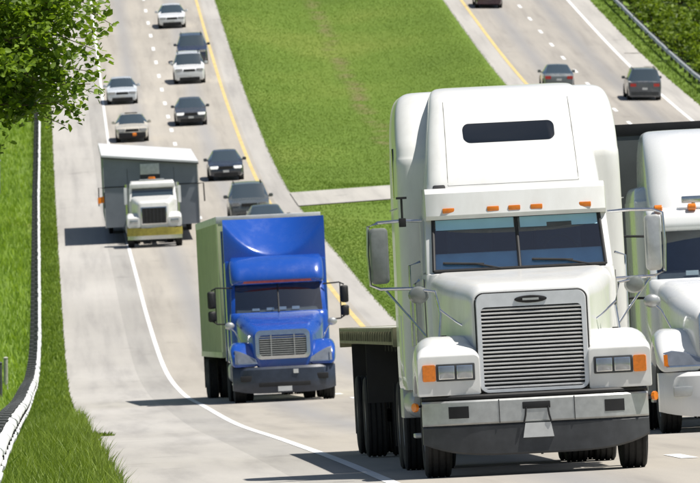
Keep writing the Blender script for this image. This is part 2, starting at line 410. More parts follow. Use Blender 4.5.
# ------------------------------------------------------------ grass
def blades(name, pts, hmin, hmax, w, mat, lean=.35, label=None, tri=1):
    """pts (n,3): one bent blade each, as a tapering ribbon"""
    n = len(pts); a = rng.uniform(0, 2*np.pi, n); h = rng.uniform(hmin, hmax, n)*rng.uniform(.6, 1.0, n)
    la = rng.uniform(0, 2*np.pi, n); ln = rng.uniform(.1, lean, n)*h
    sx, sy = np.cos(a)*w/2, np.sin(a)*w/2; lx, ly = np.cos(la)*ln, np.sin(la)*ln
    V = np.empty((n, 5, 3)); z0 = np.zeros(n)
    V[:, 0] = pts + np.stack([-sx, -sy, z0-.02], 1); V[:, 1] = pts + np.stack([sx, sy, z0-.02], 1)
    V[:, 2] = pts + np.stack([-sx*.7+lx*.35, -sy*.7+ly*.35, h*.6], 1); V[:, 3] = pts + np.stack([sx*.7+lx*.35, sy*.7+ly*.35, h*.6], 1)
    V[:, 4] = pts + np.stack([lx, ly, h], 1)
    b = (np.arange(n)*5)[:, None]
    q = (b+np.array([0, 1, 3, 2])).astype(int); t = (b+np.array([2, 3, 4])).astype(int)
    me = bpy.data.meshes.new(name); me.vertices.add(n*5); me.vertices.foreach_set('co', V.reshape(-1))
    loops = np.concatenate([np.concatenate([q, t], 1).reshape(-1)]); me.loops.add(len(loops)); me.loops.foreach_set('vertex_index', loops)
    st = (np.arange(n)*7)[:, None]+np.array([0, 4]); me.polygons.add(2*n); me.polygons.foreach_set('loop_start', st.reshape(-1).astype(int))
    me.update(calc_edges=True); me.validate()
    return tag(link_mesh(name, me, mat), label, 'grass', kind='stuff')
def scatter(n, x0, x1, d0, d1, power=1.0, clump=0):
    x = rng.uniform(x0, x1, n); d = d0+(d1-d0)*rng.uniform(0, 1, n)**power
    if clump:
        m = n//clump; cx = np.repeat(x[:m], clump)[:n]; cdd = np.repeat(d[:m], clump)[:n]
        x = cx+rng.normal(0, .10, len(cx)); d = cdd+rng.normal(0, .14, len(cdd))
        x = np.clip(x, x0, x1)
    return np.stack([x, d, prof(d)+cross(x, d)-.005], 1)
blades('verge_grass', np.concatenate([scatter(33000, -4.22, -3.10, 78, 190, 1.4, 5), scatter(2600, -3.14, -2.95, 85, 200, 1.2, 4)]), .16, .42, .016, M['blade'], .7, 'long bright green grass on the verge between guardrail and shoulder')
blades('verge_grass', scatter(52000, -4.28, -3.12, 190, 640, 1.2, 6), .10, .24, .035, M['blade'], .6, 'short far grass on the verge between guardrail and shoulder')
blades('field_grass', scatter(64000, -9.5, -4.30, 90, 640, 1.0, 5), .15, .5, .05, M['fieldblade'], .7, 'yellow-green field grass behind the pale guardrail')
p_ = np.concatenate([scatter(300000, 8.52, 23.88, 310, 665, 1.0, 0)])
p_ = p_[~((p_[:, 1] > 426.5) & (p_[:, 1] < 443.5))]
blades('median_grass', p_, .025, .07, .05, M['medianblade'], .6, 'mown green grass on the broad median between the carriageways')
blades('verge_grass', scatter(9000, 33.75, 35.4, 470, 680, 1, 5), .08, .25, .05, M['medianblade'], .6, 'rough grass strip under the guardrail of the opposite carriageway')
# weed growing out of a crack in the shoulder
r = empty('weed_clump', xform(-2.72, 165), 'small weed sprouting from a crack across the pale shoulder', 'weed')
mb = MB()
for k in range(110):
    a = random.uniform(0, 6.28); rr = random.uniform(0, .22); h = random.uniform(.03, .10); t = random.uniform(0, 6.28)
    cx, cy = rr*math.cos(a), rr*math.sin(a)*2
    mb.add([(cx-.03*math.cos(t), cy-.03*math.sin(t), 0), (cx+.03*math.cos(t), cy+.03*math.sin(t), 0), (cx+.05*math.cos(a), cy, h)], [(0, 1, 2)])
mb.build('leaves', M['blade'], r, recalc=False)
mb = MB(); pth = [(-.42+.05*k, -.4+.9*math.sin(k*1.1)*.5+(k*.1), .008) for k in range(12)]
mb.loft([[(x, y-.35, z), (x, y+.35, z)] for x, y, z in pth], closed=False); mb.build('crack', M['patch'], r, recalc=False)

# ------------------------------------------------------------ leaves, trees, shrubs
def leaf_cloud(name, centres, size, mat, parent, normals_up=.5):
    n = len(centres); V = np.empty((n, 6, 3))
    a = rng.normal(0, 1, (n, 3)); a[:, 2] *= .6; a /= np.linalg.norm(a, axis=1)[:, None]
    nn = rng.normal(0, 1, (n, 3)); nn[:, 2] = np.abs(nn[:, 2])+normals_up; b = np.cross(nn, a); b /= np.linalg.norm(b, axis=1)[:, None]
    c = np.cross(a, b)
    s = (size*rng.uniform(.6, 1.25, n))[:, None]
    V[:, 0] = centres - a*s*.55; V[:, 1] = centres - a*s*.12 + b*s*.36 + c*s*.10; V[:, 2] = centres + a*s*.28 + b*s*.26 + c*s*.08
    V[:, 3] = centres + a*s*.62 - c*s*.05; V[:, 4] = centres + a*s*.28 - b*s*.26 + c*s*.08; V[:, 5] = centres - a*s*.12 - b*s*.36 + c*s*.10
    base = (np.arange(n)*6)[:, None]
    q = np.concatenate([base+np.array([0, 1, 2, 3]), base+np.array([0, 3, 4, 5])], 1).reshape(-1).astype(int)
    me = bpy.data.meshes.new(name); me.vertices.add(n*6); me.vertices.foreach_set('co', V.reshape(-1))
    me.loops.add(len(q)); me.loops.foreach_set('vertex_index', q); me.polygons.add(2*n); me.polygons.foreach_set('loop_start', (np.arange(2*n)*4).astype(int))
    me.update(calc_edges=True); me.validate()
    return link_mesh(name, me, mat, parent)
def clump_points(cs, n_each, flat=.75):
    out = []
    for (x, y, z, r) in cs:
        n = int(n_each*(r/.6)**2); v = rng.normal(0, 1, (n, 3)); v /= np.linalg.norm(v, axis=1)[:, None]
        rr = r*rng.uniform(.15, 1.0, n)**.55; out.append(np.array([x, y, z])+v*rr[:, None]*np.array([1, 1, flat]))
    return np.concatenate(out)
def limb(mb, a, b, r0, r1, n=7, wob=.12):
    a, b = Vector(a), Vector(b); L = (b-a).length; pts = []; rs = []
    for k in range(6):
        t = k/5; p = a.lerp(b, t)+Vector((random.uniform(-1, 1), random.uniform(-1, 1), random.uniform(-.5, 1)))*wob*L*.35*(0 if k in (0, 5) else 1)
        pts.append(p); rs.append(r0+(r1-r0)*t)
    mb.tube(pts, rs, n); return pts
# the tree whose branches reach in at the left
TX, TD = -8.6, 121.0
root = empty('roadside_tree', xform(TX, TD), 'leafy green deciduous tree reaching its branches over the guardrail', 'tree')
mbt = MB(); limb(mbt, (0, 0, -.3), (.2, .1, 4.6), .30, .20, 12, .05)
cs = []
mbl = MB()
for k in range(26):
    a = 2*math.pi*k/26*2.6+random.uniform(-.3, .3); el = random.uniform(-.05, 1.15); L = random.uniform(3.2, 4.8)
    z0 = random.uniform(3.6, 6.0)
    e = Vector((L*math.cos(a)*math.cos(el), L*math.sin(a)*math.cos(el), z0+1.2+L*math.sin(el)*.95))
    pts = limb(mbl, (.15, .1, z0), e, .10, .025)
    for p in pts[2:]:
        for j in range(3):
            q = p+Vector((random.gauss(0, .55), random.gauss(0, .6), random.gauss(0, .4))); cs.append((q.x, q.y, q.z, random.uniform(.35, .75)))
# branches that make the outline seen against the road  (x, z above the foot of the tree)
TIPS = [(5.88, 6.11, 0.10), (5.71, 6.07, 0.15), (5.58, 6.23, 0.26), (5.47, 5.93, 0.26), (5.63, 5.79, 0.17), (5.17, 5.82, 0.34), (4.84, 5.96, 0.34), (5.69, 5.16, 0.14), (5.55, 5.33, 0.24), (5.63, 5.47, 0.13), (5.34, 5.11, 0.26), (5.39, 4.89, 0.17), (5.11, 5.00, 0.26), (5.20, 4.75, 0.13), (4.84, 5.07, 0.30), (4.97, 4.79, 0.17), (4.63, 4.93, 0.21), (4.54, 4.79, 0.13), (4.57, 5.55, 0.34), (4.77, 5.41, 0.34), (5.11, 5.38, 0.26), (5.31, 6.16, 0.34), (5.69, 6.34, 0.21)]
for (x, z, rr_) in TIPS:
    y = random.uniform(-1.0, 1.0); e = Vector((x, y, z))
    s = Vector((random.uniform(2.4, 3.4), y+random.uniform(-.5, .5), z+random.uniform(.2, .9)))
    pts = limb(mbl, s, e, .020, .005, 5, .18)
    cs.append((x, y, z, rr_))
    for p in pts[2:5]:
        for j in range(3): cs.append((p.x+random.gauss(-.05, .2), p.y+random.gauss(0, .4), p.z+random.gauss(.1, .18), random.uniform(.22, .42)))
mbt.build('trunk', M['bark'], root); mbl.build('limbs', M['bark'], root)
leaf_cloud('crown', clump_points(cs, 135), .104, M['treeleaf'], root)
# shrubs beyond the far guardrail
spots = [(36.45+.25*math.sin(k*2.1), 522+k*5.2+math.sin(k*3.3), 1.35+.2*math.sin(k*1.7), 1.75+.35*math.sin(k*2.9)) for k in range(25)] + [(37.0, 560, 1.5, 1.9), (38.2, 548, 2.0, 2.4), (37.3, 575, 1.4, 2.0), (39.8, 566, 2.6, 3.0), (37.2, 592, 1.4, 2.0), (39.6, 585, 2.4, 3.1), (37.4, 611, 1.5, 2.2), (40.0, 606, 2.6, 3.3),
         (42.6, 575, 3.0, 3.8), (42.8, 600, 3.0, 4.0), (37.5, 532, 1.7, 2.3), (41.0, 540, 2.6, 3.1), (39.6, 628, 2.6, 3.3), (43.0, 632, 3.2, 4.4), (37.6, 640, 1.7, 2.4), (46.5, 590, 3.4, 4.6), (46.5, 618, 3.6, 5.0)]
for i, (x, d, w, h) in enumerate(spots):
    row = 'right against' if x < 38.5 else ('one row back from' if x < 41.5 else 'at the back of the thicket beyond')
    root = empty('shrub', xform(x, d, -.05), 'dense bright green shrub %s the opposite guardrail' % row, 'shrub', 'shrubs %s the guardrail' % row)
    mb = MB(); cs = []
    for k in range(7):
        a = random.uniform(0, 6.28); e = Vector((w*.6*math.cos(a), w*.7*math.sin(a), h*random.uniform(.45, .8)))
        limb(mb, (0, 0, 0), e, .05, .015, 5); cs.append((e.x, e.y, e.z, random.uniform(.5, .8)*w*.55))
    for k in range(9):
        a = random.uniform(0, 6.28); q = w*random.uniform(.2, .85); cs.append((q*math.cos(a), q*math.sin(a), h*random.uniform(.15, .72), random.uniform(.3, .55)*w*.6))
    cs.append((0, 0, h*.75, w*.45))
    mb.build('stems', M['bark'], root); leaf_cloud('foliage', clump_points(cs, 60), .26, M['shrubleaf'], root, .2)
# ------------------------------------------------------------ vehicles: shared pieces
def vframe(x, d, off=0.0, yaw=0.0, roll=0.0, flip=False):
    """matrix of a vehicle whose axle datum stands at road position (x, d); local +y runs back along the vehicle"""
    g = float(prof(d+3)-prof(d-3))/6; c = CF if x < 12 else -.02
    Y = Vector((math.sin(yaw), math.cos(yaw), g)).normalized(); X = Vector((1, 0, c+roll)); X = (X-Y*X.dot(Y)).normalized(); Z = X.cross(Y)
    O = Vector((x, d, zroad(x, d)+.012))
    if flip: X, Y = -X, -Y
    O = O-Y*off
    return Matrix(((X.x, Y.x, Z.x, O.x), (X.y, Y.y, Z.y, O.y), (X.z, Y.z, Z.z, O.z), (0, 0, 0, 1)))

WM = {}
def wheel_meshes(r, w):
    k = (r, w)
    if k not in WM:
        h = w/2; p = [(-h*.82, r*.56), (-h*.95, r*.66), (-h, r*.80), (-h*.93, r*.94), (-h*.78, r)]
        for gx in (-.5, 0, .5):
            p += [(h*gx-.012, r), (h*gx-.010, r-.014), (h*gx+.010, r-.014), (h*gx+.012, r)]
        p += [(h*.78, r), (h*.93, r*.94), (h, r*.80), (h*.95, r*.66), (h*.82, r*.56)]
        t = MB().lathe_x(p, 36).mesh('wheel', M['tyre'], 32)
        q = [(-h*.8, r*.57), (-h*.86, r*.55), (-h*.7, r*.50), (-h*.25, r*.46), (-h*.15, r*.25), (-h*.45, r*.20), (-h*.5, r*.05),
             (h*.5, r*.05), (h*.45, r*.20), (h*.15, r*.25), (h*.25, r*.46), (h*.7, r*.50), (h*.86, r*.55), (h*.8, r*.57)]
        mb = MB().lathe_x(q, 28)
        for s in (-1, 1):
            for j in range(8):
                a = 2*math.pi*j/8; mb.lathe_x([(s*h*.14, .018), (s*h*.32, .018)], 6, 0, r*.33*math.cos(a), r*.33*math.sin(a))
        rm = mb.mesh('rim', M['rim'], 40)
        WM[k] = (t, rm)
    return WM[k]
def wheel(root, x, y, r, w):
    t, rm = wheel_meshes(r, w); o = link_mesh('wheel', t, None, root); o.location = (x, y, r-.012)
    link_mesh('rim', rm, None, o); return o
def tandem(root, ys, half, r=.51, w=.27, duals=True):
    for y in ys:
        for s in (-1, 1):
            wheel(root, s*(half-w/2), y, r, w)
            if duals: wheel(root, s*(half-w*1.5-.06), y, r, w)
        MB().tube([(-half+.3, y, r), (half-.3, y, r)], .09, 10).build('axle', M['black'], root)
def pipe(root, name, pts, r, mat='chrome', par=None):
    return MB().tube(pts, r, 8).build(name, M[mat], par or root)
def mirror_x(fn):
    for s in (-1, 1): fn(s)

# ------------------------------------------------------------ the big white tractor
def hero_truck():
    R = empty('semi_tractor', vframe(1.67, 98.3, .80), 'white high-roof sleeper tractor with upright slatted grille pulling the flatbed', 'truck', None)
    W = M['white']
    # bumper
    xs = np.linspace(-1.25, 1.25, 25)
    yo = lambda x: .30*(abs(x)/1.25)**5
    zb = lambda x: .215+.15*(abs(x)/1.25)**4
    def band(name, mat, z0, z1, y0, th=.10, cut=0):
        rings = []
        for x in xs:
            a = z0(x) if callable(z0) else z0; y = yo(x)+y0; zz = (a, z1)
            rings.append([(x, y+.02, a), (x, y, a+.02), (x, y, z1-.02), (x, y+.02, z1), (x, y+th, z1), (x, y+th, a)])
        return MB().loft(rings).build(name, M[mat], R, 30)
    b = band('bumper', 'alu', .565, .835, 0)
    band('air_dam', 'blackplastic', zb, .56, .012, .14)
    band('bumper_cap', 'black', .84, .895, .03, .14)
    for s in (-1, 1):
        MB().loft([[(x, yo(x)-.005, .64), (x, yo(x)-.005, .77), (x, yo(x)+.05, .77), (x, yo(x)+.05, .64)] for x in s*np.linspace(.75, .97, 8)]).build('fog_lamp_recess', M['black'], b)
        MB().box(s*.415-.004, s*.415+.004, -.004, .05, .57, .83).build('bumper_seam', M['black'], b)
    MB().box(-.16, .15, -.008, .05, .71, .79).build('tow_slot', M['black'], b, bevel=.012)
    MB().prism_y([(-.165, .395), (.175, .395), (.145, .555), (-.135, .555)], -.012, .03).build('licence_plate', M['plate'], R)
    for s in (-1, 1):
        pipe(R, 'tow_strap', [(s*.12, -.010, .73), (s*.13, -.02, .64), (s*.15, -.016, .56)], .010, 'black')
    # hood
    mb = MB(); keys = [(.285, .60, .91, 1.97, .10), (.29, .635, .90, 2.01, .13), (.33, .66, .90, 2.05, .16), (.6, .72, .95, 2.12, .20), (1.2, .88, 1.0, 2.19, .22), (1.97, 1.02, 1.1, 2.26, .18)]
    mb.loft([ring_y(*k, n=7, rb=.03) for k in dense(keys, 4)]); hood = mb.build('hood', W, R, 50)
    # grille
    mb = MB(); N = 7
    o = rrect(.610, .905, 1.995, .10, N); i = rrect(.555, .940, 1.845, .05, N)
    rake = lambda z: .135+.055*(z-.9)
    mb.loft([[(x, rake(z)+.14, z) for x, z in o], [(x, rake(z)+.012, z) for x, z in o], [(x*.985, rake(z), z) for x, z in o], [(x, rake(z), z) for x, z in i], [(x, rake(z)+.07, z) for x, z in i]], False, False)
    g = mb.build('grille', M['surround'], R, 40)
    MB().add([(x, rake(z)+.062, z) for x, z in i], [tuple(range(len(i)))]).build('grille_back', M['black'], g)
    MB().tube([(x*1.012, rake(z)+.02, .905+(z-.905)*1.006) for x, z in o+o[:1]], .010, 6).build('grille_gasket', M['black'], g)
    nsl = 21
    for k in range(nsl):
        z = .965+(1.822-.965)*k/(nsl-1); y = rake(z)
        MB().add([(-.555, y+.012, z-.013), (.555, y+.012, z-.013), (.555, y+.004, z+.001), (-.555, y+.004, z+.001), (-.555, y+.02, z+.009), (.555, y+.02, z+.009), (-.555, y+.026, z-.004), (.555, y+.026, z-.004)],
                 [(0, 1, 2, 3), (3, 2, 5, 4), (4, 5, 7, 6), (6, 7, 1, 0), (0, 3, 4, 6), (1, 7, 5, 2)]).build('grille_slat', M['slat'], g, 30)
    MB().loft([[(.18*math.cos(t)*s_, y, 1.917+.042*math.sin(t)*s_) for t in np.linspace(0, 2*math.pi, 25)[:-1]] for y, s_ in ((rake(1.917)+.01, 1), (rake(1.917)-.012, 1), (rake(1.917)-.016, .9))]).build('badge', M['black'], g)
    MB().box(-.09, .09, rake(1.917)-.021, rake(1.917)-.013, 1.905, 1.929).build('badge_bar', M['alu'], g)
    # fenders and lamps
    for s in (-1, 1):
        cx = s*.945; keys = [(.115, .335, .90, 1.32, .05), (.13, .345, .895, 1.35, .07), (.24, .35, .90, 1.43, .12), (.33, .35, 1.02, 1.47, .19), (.62, .35, 1.12, 1.545, .24), (1.15, .34, 1.12, 1.55, .24), (1.45, .34, 1.0, 1.46, .2), (1.62, .33, .92, 1.32, .12)]
        f = MB().loft([ring_y(*k, n=6, cx=cx, rb=.02) for k in dense(keys, 3)]).build('fender', W, R, 40)
        h = MB().box(min(s*.655, s*1.085), max(s*.655, s*1.085), .100, .16, 1.055, 1.245).build('headlight', M['blackplastic'], R, bevel=.015)
        for j in (0, 1):
            c0 = s*(.77+.2*j)
            MB().box(c0-.088, c0+.088, .092, .104, 1.075, 1.225).build('reflector', M['reflector'], h, bevel=.012)
            MB().box(c0-.080, c0+.080, .087, .0915, 1.085, 1.215).build('lens', M['lamp'], h, bevel=.004)
        MB().loft([ring_y(.094, .07, 1.06, 1.24, .02, 3, s*1.16), ring_y(.18, .085, 1.05, 1.25, .02, 3, s*1.175)]).build('turn_signal', M['amber'], R)
        pipe(R, 'side_marker', [(s*1.31, .35, .78), (s*1.34, .33, .78)], .05, 'amber')
        pipe(R, 'marker_stalk', [(s*1.22, .42, .80), (s*1.31, .36, .78)], .014, 'black')
        # inner wheel well
        MB().box(min(s*.55, s*.62), max(s*.55, s*.62), .4, 1.5, .5, 1.2).build('wheel_well', M['black'], R)
    # cab: lower shell, pillars, roof
    cab = MB().loft([ring_z(z, hw, y0, 3.42, r, 5) for z, hw, y0, r in ((.95, 1.03, 2.0, .06), (1.4, 1.07, 1.96, .08), (2.1, 1.07, 1.95, .10), (2.24, 1.055, 1.97, .12), (2.265, 1.03, 2.02, .10))]).build('cab', W, R, 45)
    for s in (-1, 1):
        MB().loft([[(s*.955, 2.01, 2.25), (s*1.05, 2.06, 2.25), (s*1.05, 2.22, 2.25), (s*.955, 2.14, 2.25)], [(s*.93, 2.40, 2.88), (s*1.02, 2.46, 2.88), (s*1.02, 2.60, 2.88), (s*.93, 2.52, 2.88)]]).build('windscreen_pillar', W, cab, bevel=.01)
        MB().box(min(s*.99, s*1.05), max(s*.99, s*1.05), 3.05, 3.42, 2.25, 2.88).build('rear_pillar', W, cab)
        MB().add([(s*1.045, 2.22, 2.27), (s*1.045, 3.05, 2.27), (s*1.02, 3.05, 2.86), (s*1.02, 2.60, 2.86)], [(0, 1, 2, 3)]).build('side_window', M['glass'], cab)
        d_ = MB().box(min(s*1.07, s*1.078), max(s*1.07, s*1.078), 2.2, 3.25, 1.15, 2.2).build('door', W, cab, bevel=.004)
        MB().box(min(s*1.078, s*1.10), max(s*1.078, s*1.10), 3.02, 3.18, 1.95, 2.0).build('handle', M['chrome'], d_, bevel=.005)
        pipe(R, 'grab_rail', [(s*1.08, 3.3, 1.25), (s*1.14, 3.3, 1.3), (s*1.14, 3.3, 2.15), (s*1.08, 3.3, 2.2)], .016)
    MB().loft([ring_z(z, hw, y0, 3.42, r, 5) for z, hw, y0, r in ((2.855, 1.0, 2.39, .10), (2.88, 1.02, 2.37, .12), (3.1, 1.01, 2.42, .14), (3.2, .97, 2.52, .14))]).build('cab_roof', W, cab, 45)
    MB().box(-1.0, 1.0, 3.3, 3.34, 2.2, 2.9).build('cab_curtain', M['navy'], cab)
    # interior behind the glass
    wz = lambda z: 2.005+(z-2.27)*.655
    MB().prism_x([(2.06, 2.2), (wz(2.28)+.02, 2.275), (wz(2.46)+.02, 2.455), (wz(2.46)+.06, 2.47), (2.75, 2.40), (2.75, 2.1)], -.96, .96).build('dashboard', M['dashsheen'], cab, 50)
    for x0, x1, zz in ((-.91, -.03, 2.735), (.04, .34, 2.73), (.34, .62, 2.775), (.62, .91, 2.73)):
        MB().prism_x([(wz(zz)-.006, zz), (wz(2.862)-.006, 2.862), (wz(2.862)-.002, 2.862), (wz(zz)-.002, zz)], x0, x1).build('sky_sheen_band', M['tint_or_sheen'], cab)  # bands of painted sky reflection laid over the glass
    pipe(R, 'steering_wheel', [(.5+.2*math.cos(t), 2.66+.08*math.sin(t), 2.42+.2*math.sin(t)) for t in np.linspace(0, 6.283, 17)], .015, 'black', cab)
    for s in (-1, 1):
        MB().loft([ring_z(z, .26, 3.0, 3.0+w_, .06, 4, s*.5) for z, w_ in ((2.05, .2), (2.6, .18), (2.72, .12))]).build('seat', M['navy'], cab)
    # windscreen: two panes in a black gasket
    wy = lambda z: 2.005+(z-2.27)*.655
    gs = MB()
    for a, b_ in (((-.965, 2.275), (-.935, 2.865)), ((.965, 2.275), (.935, 2.865)), ((0, 2.275), (0, 2.865)), ((-.965, 2.275), (.965, 2.275)), ((-.935, 2.865), (.935, 2.865))):
        gs.tube([(a[0], wy(a[1])-.005, a[1]), ((a[0]+b_[0])/2, wy((a[1]+b_[1])/2)-.005, (a[1]+b_[1])/2), (b_[0], wy(b_[1])-.005, b_[1])], .020, 8)
    gs.build('windscreen_gasket', M['black'], cab)
    for s in (-1, 1):
        MB().add([(s*.012, wy(2.28), 2.28), (s*.955, wy(2.28), 2.28), (s*.93, wy(2.86), 2.86), (s*.012, wy(2.86), 2.86)], [(0, 1, 2, 3)]).build('windscreen', M['glass'], cab)
        wp = pipe(R, 'wiper', [(s*.5+.30, wy(2.29)-.03, 2.275), (s*.5+.0, wy(2.36)-.035, 2.345), (s*.5-.34, wy(2.36)-.025, 2.36)], .011, 'black')
        pipe(R, 'wiper_blade', [(s*.5-.36, wy(2.37)-.02, 2.365), (s*.5+.10, wy(2.335)-.02, 2.335)], .014, 'black', wp)
    # sun visor with marker lamps
    keys = [(-1.03, .36), (-1.02, .20), (-.97, .11), (-.6, .03), (0, .01), (.6, .03), (.97, .11), (1.02, .20), (1.03, .36)]
    V = MB().loft([[(x, 2.22+dy, 2.855), (x, 2.17+dy, 2.90), (x, 2.24+dy, 3.15), (x, 2.34+dy, 3.21), (x, 2.62, 3.21), (x, 2.62, 2.87)] for x, dy in dense(keys, 3)]).build('visor', W, R, 30)
    for x in (-.76, -.26, -.02, .23, .78):
        y = 2.20+.01+.08*x*x
        MB().box(x-.068, x+.068, y-.03, y+.05, 2.925, 2.982).build('marker_lamp', M['amber'], V, bevel=.012)
    for x in (-.45, -.12, .1, .45):
        for z in (3.02, 3.10): MB().lathe_x([(-.008, .004), (0, .010), (.008, .004)], 8, x, 2.195+(z-2.9)*.28+.01+.06*x*x, z).build('rivet', M['alu'], V)
    # high roof: central fairing and the sleeper behind it
    fk = [(3.17, 2.50, .985), (3.3, 2.56, .975), (3.55, 2.75, .95), (3.85, 3.03, .915), (4.1, 3.30, .875), (4.24, 3.48, .85), (4.32, 3.66, .82), (4.365, 3.90, .77), (4.385, 4.3, .70)]
    fair = MB().loft([ring_z(z, hw, y0, 5.0, .17, 7) for z, y0, hw in dense(fk, 4)]).build('roof_fairing', W, R, 40)
    def fy(z): return float(np.interp(z, [k[0] for k in fk], [k[1] for k in fk]))
    MB().loft([[(x*sc, fy(z)+dy, 3.825+(z-3.825)*sc) for x, z in rrect(.50, 3.715, 3.935, .07, 6)] for dy, sc in ((.05, 1.04), (-.006, 1.04), (-.008, 1.0))]).build('roof_window', M['darkglass'], fair)
    # panel joints
    for s in (-1, 1):
        MB().tube([(s*(.74-.03*(z-3.2)), fy(z)-.001, z) for z in np.linspace(3.24, 4.20, 12)], .0055, 6).build('panel_seam', M['seam'], fair)
        for k in range(9):
            MB().lathe_x([(-.004, .006), (.004, .009), (.008, .004)], 6, s*1.292, 3.5+k*.24, 3.02).build('rivet', M['alu'], R)
    MB().tube([(x, fy(3.235)-.001, 3.235) for x in np.linspace(-.74, .74, 9)], .0055, 6).build('panel_seam', M['seam'], fair)
    sk = [(.95, 3.40, 1.27, .08), (1.3, 3.38, 1.285, .12), (3.3, 3.38, 1.275, .16), (3.62, 3.42, 1.265, .18), (3.85, 3.58, 1.26, .20), (4.05, 3.76, 1.245, .22), (4.2, 3.92, 1.215, .24), (4.30, 4.08, 1.16, .24), (4.345, 4.25, 1.07, .22), (4.355, 4.5, .95, .2)]
    sl = MB().loft([ring_z(z, hw, y0, 5.62, r, 7) for z, y0, hw, r in dense(sk, 4)]).build('sleeper', W, R, 40)
    for s in (-1, 1):
        MB().box(min(s*1.262, s*1.278), max(s*1.262, s*1.278), 4.35, 4.8, 3.15, 3.72).build('sleeper_window', M['darkglass'], sl, bevel=.006)
        MB().box(min(s*1.27, s*1.292), max(s*1.27, s*1.292), 3.9, 5.2, 1.1, 1.8).build('luggage_door', W, sl, bevel=.008)
        MB().box(min(s*1.0, s*1.27), max(s*1.0, s*1.27), 3.72, 4.0, .98, 1.04).build('lower_trim', M['amber'], sl, bevel=.004)
    # mirrors
    for s in (-1, 1):
        mr = MB().loft([ring_y(y, hw*(1 if s < 0 else .85), 2.17+dz, 2.80-dz, .05, 5, s*1.55) for y, hw, dz in ((2.52, .085, .03), (2.54, .105, .0), (2.68, .105, .0), (2.74, .07, .05))]).build('mirror', M['mirrorgrey' if s < 0 else 'alu'], R)
        MB().box(s*1.55-.09, s*1.55+.09, 2.742, 2.75, 2.24, 2.73).build('mirror_glass', M['chrome'], mr)
        pipe(R, 'mirror_arm', [(s*1.05, 2.62, 2.86), (s*1.3, 2.60, 2.87), (s*1.55, 2.6, 2.86), (s*1.665, 2.6, 2.82), (s*1.68, 2.6, 2.5), (s*1.665, 2.6, 2.16), (s*1.55, 2.6, 2.11), (s*1.05, 2.45, 2.10)], .019)
        pipe(R, 'mirror_brace', [(s*1.07, 2.4, 1.55), (s*1.2, 2.48, 1.72), (s*1.5, 2.6, 2.1)], .015)
        pipe(R, 'mirror_brace', [(s*1.10, 2.45, 1.42), (s*1.22, 2.5, 1.45), (s*1.22, 2.5, 2.36), (s*1.10, 2.45, 2.4)], .014)
        # convex spot mirror on a fender stalk
        hx = s*1.20
        pipe(R, 'fender_mirror_stalk', [(s*1.0, .75, 1.53), (s*.97, .8, 1.8), (s*1.02, .82, 2.05), (hx, .86, 2.08)], .016)
        pipe(R, 'fender_mirror_stay', [(s*.98, .8, 1.85), (s*.80, .72, 1.70), (s*.68, .68, 1.62)], .012)
        MB().loft([[(hx+rr*math.cos(t), y, 2.02+rr*.85*math.sin(t)) for t in np.linspace(0, 2*math.pi, 21)[:-1]] for y, rr in ((.82, .05), (.84, .095), (.89, .115), (.92, .115))]).build('spot_mirror', M['mirrorgrey'], R)
        MB().box(s*.95-.03, s*.95+.03, .7, .76, 1.52, 1.56).build('stalk_foot', M['black'], R, bevel=.006)
    ant = pipe(R, 'aerial', [(-1.27, 2.58, 2.80), (-1.27, 2.58, 3.12)], .013, 'black'); MB().box(-1.33, -1.21, 2.56, 2.60, 3.115, 3.14).build('aerial_bar', M['black'], ant)
    MB().box(-1.31, -1.23, 2.55, 2.61, 2.80, 2.90).build('aerial_base', M['black'], ant, bevel=.008)
    MB().loft([ring_y(y, .07, 3.2, 3.2+h_, .02, 3, -.84) for y, h_ in ((2.48, .02), (2.52, .05), (2.7, .05))]).build('roof_vent', M['black'], R)
    # running gear
    for s in (-1, 1): wheel(R, s*1.085, .80, .53, .30)
    MB().tube([(-1.0, .85, .45), (1.0, .85, .45)], .07, 10).build('front_axle', M['black'], R)
    tandem(R, (6.25, 7.55), 1.24, .52, .27)
    MB().box(-.45, -.33, .3, 8.3, .75, 1.0).build('frame_rail', M['black'], R); MB().box(.33, .45, .3, 8.3, .75, 1.0).build('frame_rail', M['black'], R)
    MB().box(-.5, .5, .5, 1.7, .55, 1.2).build('engine', M['black'], R)
    MB().loft([ring_y(y, .5, 1.08, 1.22, .05, 4) for y in (5.9, 7.6)]).build('fifth_wheel', M['black'], R)
    for s in (-1, 1):
        MB().tube([(s*1.075, 2.2, 1.15), (s*1.08, 2.2, 2.2)], .006, 6).build('door_seam', M['seam'], cab)
        tk = MB().loft([ring_y(y, .31*k, .93-.3*k, .93+.3*k-.26, .2, 8, s*.97) for y, k in ((2.55, .9), (2.6, 1), (4.5, 1), (4.55, .9))]).build('fuel_tank', M['alu'], R)
        MB().box(min(s*.92, s*1.27), max(s*.92, s*1.27), 1.95, 2.5, .42, .47).build('cab_step', M['alu'], R, bevel=.012)
        MB().box(min(s*.98, s*1.24), max(s*.98, s*1.24), 2.02, 2.4, .74, .78).build('cab_step', M['alu'], R, bevel=.01)
        MB().box(min(s*.70, s*1.25), max(s*.70, s*1.25), 2.45, 2.52, .88, 1.12).build('battery_box', W, R, bevel=.012)
        MB().box(min(s*.72, s*1.28), max(s*.72, s*1.28), 4.6, 5.4, .62, .96).build('tool_box', M['alu'], R, bevel=.012)
        MB().box(min(s*.66, s*1.25), max(s*.66, s*1.25), 8.2, 8.22, .25, 1.0).build('mud_flap', M['black'], R)
    MB().tube([(.05, .3, .2), (.05, .3, .36)], .015, 6).build('drain_pipe', M['black'], R)
    return R
hero_truck()

